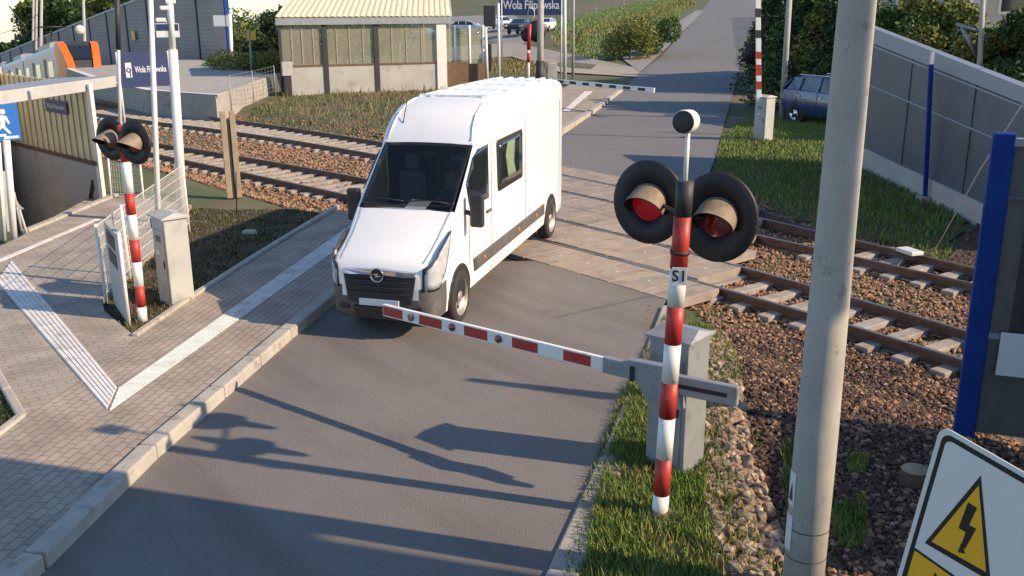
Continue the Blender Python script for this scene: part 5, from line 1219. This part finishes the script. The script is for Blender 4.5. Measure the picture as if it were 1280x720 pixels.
# ------------------------------------------------------------------ cars
def car(label, loc, yaw, colm, kind='estate', cat='car', small=False, sc=1.0):
    t = thing('parked_car', label, cat, (0,0,0)); 
    Ls = {'estate': [(2.2,.58,.55,.75),(2.1,.78,.45,.86),(1.5,.84,.30,1.0),(.95,.85,.28,1.07)], 'suv': [(2.2,.62,.6,.95),(2.1,.80,.45,1.05),(1.4,.86,.32,1.15),(.95,.87,.30,1.2)]}[kind]
    H0 = Ls[-1][3]; Hr = 1.50 if kind == 'estate' else 1.68
    secs = [(x, w, zb_, zt) for x, w, zb_, zt in Ls]+[(0,.86,.28,H0+.02),(-1.2,.86,.28,H0+.03),(-1.9,.84,.32,H0+.03),(-2.15,.78,.42,H0),(-2.22,.66,.5,H0-.1)]
    mb = MB(); vs = []; 
    for x, w, zb_, zt in secs: vs += [(x,-w*.9,zb_),(x,-w,zb_+.15),(x,-w,(zb_+zt)/2+.1),(x,-w*.95,zt-.05),(x,-w*.85,zt),(x,w*.85,zt),(x,w*.95,zt-.05),(x,w,(zb_+zt)/2+.1),(x,w,zb_+.15),(x,w*.9,zb_)]
    n = 10; mb.add(vs, [(i*n+k, i*n+(k+1) % n, (i+1)*n+(k+1) % n, (i+1)*n+k) for i in range(len(secs)-1) for k in range(n)]+[tuple(range(n)), tuple(range((len(secs)-1)*n, len(secs)*n))[::-1]], True)
    o = local(mb.build('body', M[colm]), t); o.modifiers.new('e','EDGE_SPLIT').split_angle = R(40)
    gh = [(.95,.74,H0),(.15,.66,Hr-.07),(-.4,.66,Hr),(-1.3,.65,Hr-.02),(-1.75,.64,Hr-.08),(-2.12,.72,H0)]
    mb = MB(); vs = []
    for x, w, z in gh: vs += [(x,-.78,H0-.02),(x,-w,z),(x,w,z),(x,.78,H0-.02)]
    mb.add(vs, [(i*4+k, i*4+k+1, (i+1)*4+k+1, (i+1)*4+k) for i in range(len(gh)-1) for k in range(3)]); local(mb.build('windows', M['glassy']), t)
    mb = MB(); rf = [(.12,.655,Hr-.065),(-.4,.665,Hr+.01),(-1.3,.655,Hr-.01),(-1.78,.64,Hr-.085)]; vs = []
    for x, w, z in rf: vs += [(x,-w,z-.02),(x,-w*.9,z+.02),(x,w*.9,z+.02),(x,w,z-.02)]
    mb.add(vs, [(i*4+k, i*4+k+1, (i+1)*4+k+1, (i+1)*4+k) for i in range(3) for k in range(3)]); ro = local(mb.build('roof', M[colm]), t); ro.modifiers.new('s','SOLIDIFY').thickness = .02
    for s_ in (-1, 1):
        for (xa, za), (xb, zb2) in (((.93,H0),(.12,Hr-.06)),((-.35,H0),(-.35,Hr)),((-1.25,H0),(-1.2,Hr-.03)),((-2.05,H0),(-1.76,Hr-.09))):
            local(MB().tube([(xa,s_*.775,za),(xb,s_*.672,zb2)], .035, 6).build('pillar', M[colm]), t)
        for wx in (1.38, -1.32):
            w = local(MB().lathe((wx, s_*.68, .32), Vector((0,s_,0)), [(.2,0),(.31,0),(.325,.05),(.325,.16),(.30,.2),(.21,.205)], 28).build('wheel', M['tyre']), t)
            local(MB().lathe((wx, s_*.68, .32), Vector((0,s_,0)), [(.215,.205),(.20,.17),(.08,.165),(.06,.19),(0,.19)], 28).build('rim', M['chrome']), w)
            mb = MB()
            for k in range(5):
                a = k*1.2566+.3; mb.box((wx+.14*math.cos(a), s_*.853, .32+.14*math.sin(a)), (.11,.012,.05), (Vector((-math.sin(a),0,math.cos(a))), Vector((0,1,0)), Vector((math.cos(a),0,math.sin(a)))))
            local(mb.build('spoke_gap', M['black']), w)
            local(MB().lathe((wx, s_*.80, .34), Vector((0,s_,0)), [(.40,.0),(.40,.055),(.33,.06)], 28).build('wheel_arch', M['dark']), t)
        local(MB().box((2.08,s_*.58,.78 if kind=='estate' else .92), (.16,.34,.14)).build('headlamp', M['lens'], bev=.03), t)
        local(MB().box((-2.16,s_*.62,.92), (.12,.24,.20)).build('tail_lamp', M['red'], bev=.03), t)
        local(MB().box((.62,s_*.93,H0+.08), (.12,.18,.13)).build('mirror', M[colm], bev=.03), t)
        for x in (-.2,-1.2): local(MB().box((x,s_*.868,H0-.18), (.16,.03,.035)).build('door_handle', M['chrome']), t)
        for x in (.75,-.35,-1.3): local(MB().box((x,s_*.86,.72), (.012,.012,.62)).build('door_seam', M['black']), t)
        if kind == 'estate' : local(MB().tube([(-.1,s_*.58,Hr+.0),(-.2,s_*.58,Hr+.05),(-1.5,s_*.57,Hr+.04),(-1.6,s_*.57,Hr-.02)], .018, 6).build('roof_rail', M['chrome']), t)
    local(MB().box((2.2,0,.62), (.06,.9,.22)).build('grille', M['black'], bev=.02), t); local(MB().box((2.24,0,.48), (.03,.5,.11)).build('number_plate', M['plate']), t); local(MB().box((-2.24,0,.80), (.03,.5,.11)).build('number_plate', M['plate']), t)
    t.location = loc; t.rotation_euler = (0,0,yaw); t.scale = (sc,)*3; return t
M['car_blue'] = mat('car_blue', (.04,.075,.16), .3, .3, coat=.8); M['car_dark'] = mat('car_dark', (.02,.028,.04), .3, .2, coat=.8); M['car_silver'] = mat('car_silver', (.48,.50,.52), .35, .4, coat=.6); M['car_white'] = mat('car_white', (.75,.76,.76), .35, coat=.6)
ca, cb2 = at(997,153), at(1050,161); yw = math.atan2((cb2-ca).y, (cb2-ca).x); mid = (ca+cb2)/2; sw = Vector((-math.sin(yw), math.cos(yw), 0))
if sw.dot(mid-CAM) < 0: sw = -sw
cl_ = Vector((math.cos(yw), math.sin(yw), 0)); car('dark blue estate car parked on the right beyond the grass bank', Vector((ca.x,ca.y,-.02))+cl_*1.32+sw*.7, yw, 'car_blue', 'estate', sc=1.0)
def carat(label, px, py, yaw, m, kind='suv', sc=1.0):
    p = land(px, py); car(label, (p.x, p.y, tz(p.x,p.y)+.08), yaw, m, kind, sc=sc)
vd = math.atan2((CAM-land(650,50)).y, (CAM-land(650,50)).x)
carat('dark grey suv facing the camera under the far name board', 650, 44, vd-.35, 'car_dark', 'suv', .95)
carat('white car half hidden left of the dark grey suv', 628, 38, vd+.3, 'car_white', 'estate', .95)
carat('white car half hidden right of the dark grey suv', 682, 40, vd-.3, 'car_white', 'estate', .9)
carat('silver car parked behind the glass screen', 588, 44, vd+1.35, 'car_silver', 'estate', 1.0)
carat('silver car parked behind the right bay of the glazed shelter', 530, 50, vd+1.3, 'car_silver', 'estate', 1.0)
carat('dark blue car at the left end of the glazed shelter', 352, 64, vd+.9, 'car_dark', 'suv', .85)
# ------------------------------------------------------------------ noise wall right, blue posts, guard booth
ra, rb2 = at(1098,219), at(1207,271); rd2 = (rb2-ra).normalized(); RA = ra-rd2*1.6; RB = rb2+rd2*2.2
nwr = thing('noise_wall', 'smooth dark grey noise wall with a light coping on the right side', 'noise wall', RA)
def wtop(px): return 42+(px-1105)*(110-42)/175
N_ = 14; tops = []; 
for k in range(N_+1):
    p = RA.lerp(RB, k/N_); px, _ = pxof(p+UP*1.5); tops.append((p, over(p, px, wtop(px)).z))
nr = Vector((-rd2.y, rd2.x, 0)); 
if nr.dot(CAM-RA) < 0: nr = -nr
def wband(f0, f1, th, name, m, off=0):
    mb = MB(); 
    A_ = [Vector((p.x, p.y, p.z+(t-p.z)*f0))+nr*(off+th/2) for p, t in tops]; B_ = [Vector((p.x, p.y, p.z+(t-p.z)*f1))+nr*(off+th/2) for p, t in tops]
    A2 = [v-nr*th for v in A_]; B2 = [v-nr*th for v in B_]
    mb.ribbon(A_, B_); mb.ribbon(B_, B2); mb.ribbon(B2, A2); mb.ribbon(A2, A_); return mb.build(name, M[m], nwr)
wband(-.05, .155, .20, 'plinth', 'wallgrey'); wband(.155, .90, .10, 'wall_panel', 'noise_r'); wband(.90, 1.0, .18, 'coping', 'coping'); wband(.60,.612,.03,'joint_strip','coping',.06); wband(.872,.885,.04,'joint_strip','coping',.06)
for k in (0, 5, 10): 
    p, t = tops[k]; MB().box(Vector((p.x,p.y,(p.z+t)/2)), (.10,.14,t-p.z), (rd2, nr, UP)).build('post', M['noise_r'], nwr)
blb = at(1156,252); bl = thing('blue_post', 'slim blue steel post on a small concrete foot in front of the dark wall', 'post', blb)
tb = over(blb,1164,80); MB().box((blb+tb)/2+UP*.0, (.065,.08,(tb-blb).length), (rd2, nr, (tb-blb).normalized())).build('shaft', M['blue'], bl, bev=.01)
MB().box(tb+UP*.1, (.06,.07,.22), (rd2, nr, UP)).build('cap', M['light_grey'], bl); MB().box(blb+UP*.03, (.28,.26,.16), (rd2, nr, UP)).build('foot', M['concrete'], bl, bev=.01)
tag(MB().tube([at(1165,320), far(1225,212,12.5), far(1290,112,9.5)], .008, 5).build('guy_wire', M['light_grey']), 'thin pale stay wire slanting up from the ballast to the right edge', 'wire')
tag(MB().box(at(1137,314,.05), (.36,.22,.06), (Vector((.9,-.35,0)).normalized(), Vector((.35,.9,0)).normalized(), UP)).build('white_plate', M['plate'], bev=.01), 'small white plate lying beside the far rail on the right', 'plate')
# guard booth
gb = at(1204,543); gt = over(gb,1256,166)
bo = thing('guard_booth', 'grey booth with a blue corner post cut off by the right edge', 'booth', gb)
pd2 = Vector((.60,.80,0)).normalized()
tzb = gt.z; right = rt*.94-Vector((fw.x,fw.y,0))*.36; right.z = 0; right.normalize(); rn2 = Vector((-right.y, right.x, 0)); 
if rn2.dot(CAM-gb) < 0: rn2 = -rn2
MB().box(gb+UP*tzb/2, (.17,.10,tzb), (right, rn2, UP)).build('corner_post', M['blue'], bo, bev=.012)
def bw(x0, x1, z0, z1, th, name, m, off=0): return MB().box(gb+right*((x0+x1)/2)+rn2*off+UP*((z0+z1)/2), (x1-x0, th, z1-z0), (right, rn2, UP)).build(name, M[m], bo)
M['booth'] = mat('booth_panel', (.10,.10,.095), .5, col2=(.075,.078,.08), scale=3, bump=.1)
bw(.075, 1.25, .05, tzb-.10, .05, 'wall_panel', 'booth'); bw(.075, 1.25, tzb-.10, tzb-.04, .10, 'top_rail', 'coping'); bw(.075,1.25,.92,.97,.07,'lower_rail','coping',.01); bw(.075,1.25,tzb*.80,tzb*.80+.03,.07,'upper_rail','noise_r',.01)
bw(.24, 1.25, .98, tzb-.5, .05, 'dark_opening', 'dark', .022)
wb2 = bw(.17, 1.0, .62, 1.0, .012, 'white_board', 'plate', .09)
for k in range(14): bw(.34+.06*k, .36+.06*k, 1.02, 1.30, .02, 'red_slat', 'brown', .06)
sp = at(1142,604); stp = thing('tree_stump', 'short cut stump with a pale round top in the dark ballast', 'stump', sp)
MB().tube([sp-UP*.05, sp+UP*.12], [.115,.105], 20).build('bark', M['bark'], stp); MB().lathe(sp+UP*.12, UP, [(.103,0),(.10,.008),(0,.010)], 20).build('cut_top', M['beige'], stp)
# ------------------------------------------------------------------ trees
def leafcloud(mb, c, rx, ry_, rz, n, s, flatten=0):
    for _ in range(n):
        while True:
            v = Vector((random.uniform(-1,1), random.uniform(-1,1), random.uniform(-1,1)))
            if .25 < v.length < 1: break
        if random.random() < .7: v = v.normalized()*random.uniform(.72, 1.02)
        p = Vector((c.x+v.x*rx, c.y+v.y*ry_, c.z+v.z*rz)); a = Vector((random.gauss(0,1), random.gauss(0,1), random.gauss(0,.7))).normalized(); b = a.cross(Vector((random.gauss(0,1), random.gauss(0,1), random.gauss(0,1)))).normalized(); q = s*random.uniform(.6,1.4)
        mb.add([p-a*q, p+b*q*.5, p+a*q, p-b*q*.5], [(0,1,2,3)])
def tree(label, base, h, r, leaf, kind='round', n=2600, name='tree', group=None, ls=.16):
    T = thing(name, label, 'tree' if kind != 'hedge' else 'hedge', base, group)
    mb = MB(); tp = base+UP*h*.8; mb.tube([base-UP*.3, base+UP*h*.3, tp], [.05*h*.45, .035*h*.45, .02], 8)
    for _ in range(5):
        a = random.uniform(0, 6.28); z = random.uniform(.25, .6)*h; mb.tube([base+UP*z, base+UP*(z+h*.15)+Vector((math.cos(a), math.sin(a), 0))*r*.6], [.02*h*.4, .01], 6)
    mb.build('trunk', M['bark'], T); cr = MB(); cr.raw = True
    if kind == 'round':
        k = 13
        for i in range(k):
            a = random.uniform(0, 6.28); rr_ = r*random.uniform(.15,.7); z = h*random.uniform(.36,.86); s = r*random.uniform(.28,.5)*(1.15-.5*(z/h))
            leafcloud(cr, base+Vector((math.cos(a)*rr_, math.sin(a)*rr_, z)), s, s, s*.8, n//k, ls)
    elif kind == 'conifer':
        for i in range(12):
            f_ = i/12; z = h*(.06+.9*f_); s = r*(1-f_)**.75*1.0+.08
            for j in range(3):
                a = random.uniform(0, 6.28); leafcloud(cr, base+Vector((math.cos(a)*s*.4, math.sin(a)*s*.4, z)), s*.7, s*.7, h*.07, n//36, ls)
    else:
        k = 12
        for i in range(k): a = random.uniform(0, 6.28); leafcloud(cr, base+Vector((math.cos(a)*r*.6, math.sin(a)*r*.6, h*random.uniform(.3,.7))), r*.5, r*.5, h*.34, n//k, ls)
    cr.build('crown', M[leaf], T); return T
def tree_px(label, px, depth, top, r, leaf, kind='round', n=2600, name='tree', base_py=None, group=None, ls=.16):
    p = far(px, 100, depth); b = Vector((p.x, p.y, tz(p.x, p.y))); h = over(b, px, top).z-b.z
    return tree(label, b, h, r, leaf, kind, n, name, group, ls)
# behind the left noise wall
TL = [(14,150,74,8,'leaf2','round'),(30,140,60,8,'leaf1','round'),(50,125,40,8,'leaf2','round'),(68,118,14,8,'leaf1','round'),(84,112,-8,10,'leaf3','round'),(103,105,-14,9,'leaf1','round'),(122,100,-12,9,'leaf2','round'),(142,96,-18,9,'leaf1','round'),(163,92,-20,8,'leaf3','round'),(185,90,-24,8,'leaf1','round')]
pos_words = ['low dark tree nearest the left edge behind the noise wall','low green tree second from the left behind the noise wall','tree behind the tall pale masts','tree whose crown rises just right of the pale masts','yellow-green tree left of the round lamp mast','green tree right behind the round lamp mast','dark tree left of the thin mast behind the wall','green tree right of the thin mast behind the wall','yellowish tree left of the slim white mast behind the wall','green tree behind the slim white mast above the wall']
for (px, d_, tp, r, lf, kd), lb in zip(TL, pos_words): tree_px(lb, px, d_, tp, r*.75, lf, kd, 6000, 'tree', None, 'trees behind the left noise wall', .27)
# hedge feet
for i, (px, lb) in enumerate(((228,'low dark plant at the foot of the noise wall, left one'),(243,'low dark plant at the foot of the noise wall, middle one'),(262,'low dark plant at the foot of the noise wall, right one'))):
    b = land(px,94); tree(lb, b, .8, 1.0, 'leaf2', 'hedge', 500, 'shrub', 'plants at the foot of the noise wall', .10)
for px, d_, tp, r, lf, lb in ((322,49,60,2.3,'leaf3','yellow-green round shrub left of the glazed shelter'),(306,52,66,2.0,'leaf1','green shrub next to the blue end post of the noise wall'),(340,50,70,1.8,'leaf2','dark shrub against the left end of the glazed shelter')):
    tree_px(lb, px, d_, tp, r, lf, 'hedge', 6000, 'shrub', None, None, .07)
for px, d_, tp, r, lf, lb in ((372,72,-6,5,'leaf2','dark tree behind the left end of the cream roof'),(402,70,-8,5,'leaf1','green tree behind the cream roof'),(432,74,-10,5,'leaf2','dark tree top edge behind the middle of the cream roof'),(470,78,-12,6,'leaf1','green tree at the top edge above the cream roof'),(345,80,8,3,'leaf3','bright low tree by the brown hut')):
    tree_px(lb, px, d_, tp, r*.8, lf, 'round', 5000, 'tree', None, None, .17)
for px, d_, tp, r, lf, lb in ((786,70,22,2.0,'leaf3','largest rounded green shrub on the verge left of the far lane'),(818,74,20,1.8,'leaf1','small shrub nearest the far lane on its left verge')):
    tree_px(lb, px, d_, tp, r, lf, 'hedge', 9000, 'shrub', None, None, .085)
for px, d_, tp, r, lf, lb in ((300,78,34,3.6,'leaf1','green hedge clump right of the blue end of the left noise wall'),(324,84,30,4.2,'leaf3','yellowish hedge clump behind the yellow sign'),(352,80,26,4,'leaf2','dark hedge clump behind the dark blue car'),(312,100,10,5,'leaf2','tall dark hedge below the brown hut'),(345,104,12,5,'leaf1','tall green hedge below the brown hut'),(385,100,14,5,'leaf3','yellow-green hedge just left of the cream roof')):
    tree_px(lb, px, d_, tp, r, lf, 'hedge', 5000, 'hedge', None, None, .17)
# conifer hedge right of the lane
for i, (px, d_, tp, r, lf, lb) in enumerate(((968,42,-25,1.7,'leaf2','dark conifer left of the lamp post'),(995,36,-35,1.8,'leaf1','tall conifer just right of the lamp post'),(1014,35,-40,1.8,'leaf2','conifer second right of the lamp post'),(1033,34,-40,1.8,'leaf3','pale green conifer left of the big concrete pole'),(1050,33,-40,1.8,'leaf2','dark conifer directly left of the big concrete pole'),(958,52,-18,1.7,'leaf2','dark conifer above the raised barrier arm'))):
    tree_px(lb, px, d_, tp, r, lf, 'conifer', 9000, 'conifer', None, 'conifers beyond the parked blue car', .085)
for px, d_, tp, r, lf, lb in ((1125,30,-10,2.0,'leaf1','green tree right of the big concrete pole, over the wall'),(1150,30,-16,2.2,'leaf3','yellow-green tree over the wall by the blue post'),(1178,31,2,2.0,'leaf2','dark tree over the wall left of the utility pole'),(1206,29,30,1.8,'leaf1','low green tree left of the utility pole over the wall'),(1246,27,22,1.9,'leaf3','bright green tree right of the utility pole over the wall'),(1276,26,5,2.0,'leaf2','dark tree at the right edge over the wall'),(1262,30,46,1.6,'leaf2','low dark tree behind the bright one at right')):
    tree_px(lb, px, d_, tp, r, lf, 'round', 9000, 'tree', None, 'trees over the right wall', .08)
# picket fence beside the lane
pk = [far(945,100,60), far(958,100,50), far(975,100,44), far(985,100,40)]; pk = [Vector((p.x,p.y,tz(p.x,p.y))) for p in (land(945,22), land(958,48), land(970,72), land(981,92))]
pf = thing('picket_fence', 'pale picket fence running up the lane beside the dark conifers', 'fence', pk[-1])
mb = MB()
for a, b in zip(pk, pk[1:]):
    n = max(2, int((b-a).length/.6))
    for k in range(n):
        p = a.lerp(b, k/n); d = (b-a).normalized(); MB().box(p+UP*.75, (.22,.05,1.5), (d, d.cross(UP).normalized(), UP)).build('picket', M['coping'], pf)
# houses
def house(label, px, depth, top, w, dpt_, hwall, yaw, wm='render_wall', name='house', rh=2.4):
    p = far(px, 60, depth); b = Vector((p.x, p.y, tz(p.x,p.y)-.2)); T = thing(name, label, 'house' if name == 'house' else 'hut', b)
    X = Vector((math.cos(yaw), math.sin(yaw), 0)); Y = Vector((-X.y, X.x, 0)); 
    MB().box(b+UP*hwall/2, (w, dpt_, hwall), (X, Y, UP)).build('wall', M[wm], T)
    mb = MB(); q = [b+X*sx*(w/2+.4)+Y*sy*(dpt_/2+.4)+UP*hwall for sx, sy in ((-1,-1),(1,-1),(1,1),(-1,1))]; r_ = [b+X*sx*(w/2+.4)+UP*(hwall+rh) for sx in (-1,1)]
    mb.add(q+r_, [(0,1,5,4),(2,3,4,5),(1,2,5),(3,0,4),(0,3,2,1)]); mb.build('roof', M['roof_tile'], T)
    for s_ in (-1, 1):
        for x in (-w*.3, 0, w*.3):
            for z in ([hwall*.3, hwall*.72] if hwall > 4 else [hwall*.5]):
                f_ = MB().box(b+X*x+Y*s_*(dpt_/2+.02)+UP*z, (1.2,.06,1.3), (X, Y, UP)).build('window', M['white_metal'], T); MB().box(b+X*x+Y*s_*(dpt_/2+.05)+UP*z, (1.0,.04,1.1), (X, Y, UP)).build('pane', M['glassy'], f_)
        f_ = MB().box(b+X*s_*(w/2+.02)+UP*hwall*.6, (.06,1.2,1.3), (X, Y, UP)).build('window', M['white_metal'], T); MB().box(b+X*s_*(w/2+.05)+UP*hwall*.6, (.04,1.0,1.1), (X, Y, UP)).build('pane', M['glassy'], f_)
    return T
house('pale rendered house behind the trees at the upper right corner', 1250, 46, 0, 9, 8, 5.8, vd+1.2)
house('beige house glimpsed between the big concrete pole and the trees', 1112, 44, 0, 6, 7, 5.6, vd+1.4)
house('grey house in the gap left of the utility pole, behind trees', 1205, 50, 0, 6, 7, 5.0, vd+1.5)
house('small brown hut with a beige roof edge at the top left of the cream roof', 350, 95, 0, 9, 5, 2.6, vd+1.3, 'brown', 'hut', 1.2)
T7, b7, t7, r7 = pole('utility_pole', 'slim utility pole with a diagonal brace over the right wall', 'utility pole', None, (1229,-5), 7, 'pole_concrete', base=Vector((lambda p: (p.x,p.y,tz(p.x,p.y)))(far(1230,100,26))))
MB().tube([over(b7,1202,34), over(b7,1220,69), over(b7,1226,62)], .05, 6).build('brace', M['coping'], T7); MB().tube([over(b7,1195,30), over(b7,1227,40)], .05, 6).build('cross_bar', M['coping'], T7)
# background mesh fence on the verge and red-brown hedge line
f4 = [land(*p) for p in ((712,30),(745,26),(780,18),(815,8),(840,0))]; fence('wire_fence', 'green-grey wire fence on the verge behind the shrubs, left of the far lane', f4, [p+UP*1.8 for p in f4], 'grey_metal', gap=1.2)
f5 = [land(*p) for p in ((292,38),(330,30),(380,24),(420,20))]; fence('wire_fence', 'thin wire fence up the slope behind the blank sign', f5, [p+UP*1.6 for p in f5], 'beige', gap=1.0)
# unseen block added right of the picture to shade the lower road
sdir = Vector((math.cos(SUN_AZ), math.sin(SUN_AZ), 0)); sper = Vector((sdir.y, -sdir.x, 0)); hx = Vector((4.5,-5.7,0))+sdir*6+sper*.86
hut = thing('shade_block', 'tall grey block added outside the picture to shade the lower road', 'hut', hx)
q = [hx, hx+sper*3.0, hx+sper*3.0+sdir*4, hx+sdir*4]
MB().prism([(p.x,p.y) for p in q], 0, 6.6).build('wall', M['render_wall'], hut)
c = (q[0]+q[2])/2; MB().add([p+(p-c).normalized()*.2+UP*6.6 for p in q]+[c+UP*7.6], [(0,1,4),(1,2,4),(2,3,4),(3,0,4),(3,2,1,0)]).build('roof', M['roof_tile'], hut)

# driver behind the windscreen
drv = thing('person', 'person in a dark jacket at the wheel of the white van', 'person', (0,0,0))
def skinned(name, pts, edges, rad, m, parent):
    me = bpy.data.meshes.new(name); me.from_pydata(pts, edges, []); o = bpy.data.objects.new(name, me); COL.objects.link(o); me.materials.append(M[m])
    sk_ = o.modifiers.new('skin', 'SKIN'); 
    for i, r_ in enumerate(rad): me.skin_vertices[0].data[i].radius = (r_, r_)
    me.skin_vertices[0].data[0].use_root = True; sk_.use_smooth_shade = True
    o.modifiers.new('sub', 'SUBSURF').levels = 2; o.modifiers['sub'].render_levels = 2; return local(o, parent)
M['skin'] = mat('skin', (.42,.25,.18), .55); M['jacket'] = mat('jacket', (.05,.06,.09), .9, col2=(.07,.08,.11)); M['hair'] = mat('hair', (.04,.028,.02), .8)
Y0 = .31; X0 = -.86
skinned('body', [(X0,Y0,.98),(X0-.02,Y0,1.25),(X0-.02,Y0,1.44),(X0,Y0,1.54),(X0+.02,Y0,1.63),(X0+.03,Y0,1.72),
  (X0,Y0+.13,1.43),(X0+.06,Y0+.17,1.24),(X0+.26,Y0+.12,1.36),(X0+.33,Y0+.11,1.40),(X0,Y0-.13,1.43),(X0+.06,Y0-.17,1.24),(X0+.26,Y0-.12,1.36),(X0+.33,Y0-.11,1.40)],
  [(0,1),(1,2),(2,3),(3,4),(4,5),(2,6),(6,7),(7,8),(8,9),(2,10),(10,11),(11,12),(12,13)], [.12,.115,.09,.045,.075,.07,.05,.042,.032,.03,.05,.042,.032,.03], 'skin', drv)
skinned('jacket', [(X0,Y0,.96),(X0-.02,Y0,1.25),(X0-.02,Y0,1.44),(X0,Y0,1.50),(X0,Y0+.13,1.43),(X0+.06,Y0+.17,1.24),(X0+.23,Y0+.13,1.34),(X0,Y0-.13,1.43),(X0+.06,Y0-.17,1.24),(X0+.23,Y0-.13,1.34)],
  [(0,1),(1,2),(2,3),(2,4),(4,5),(5,6),(2,7),(7,8),(8,9)], [.135,.13,.105,.065,.062,.054,.045,.062,.054,.045], 'jacket', drv)
local(MB().lathe((X0+.0,Y0,1.70), Vector((-.25,0,.97)), [(.080,-.02),(.086,.03),(.078,.07),(.05,.095),(0,.105)], 18).build('hair', M['hair']), drv)
for s_ in (-1, 1): local(MB().lathe((X0+.093,Y0+s_*.028,1.685), Vector((1,0,0)), [(.010,0),(.008,.004),(0,.005)], 8).build('eye', M['black']), drv)
local(MB().tube([(X0+.095,Y0,1.69),(X0+.118,Y0,1.655),(X0+.098,Y0,1.648)], [.008,.013,.009], 8).build('nose', M['skin']), drv)
drv.location = VT.location; drv.rotation_euler = VT.rotation_euler

# low shed added beyond the right edge to shade the ballast by the big pole
s0_ = gb+right*2.2; sh_ = thing('occluder', 'low grey shed added outside the picture to shade the ballast', 'occluder', s0_); dn_ = Vector((.51,-.86,0))
q = [s0_, s0_+dn_*2.3, s0_+dn_*2.3+Vector((.86,.51,0))*2, s0_+Vector((.86,.51,0))*2]
MB().prism([(p.x,p.y) for p in q], 0, 2.05).build('wall', M['booth'], sh_); c = (q[0]+q[2])/2
MB().prism([((c+(p-c)*1.06).x,(c+(p-c)*1.06).y) for p in q], 2.052, 2.13).build('roof', M['grey_metal'], sh_)
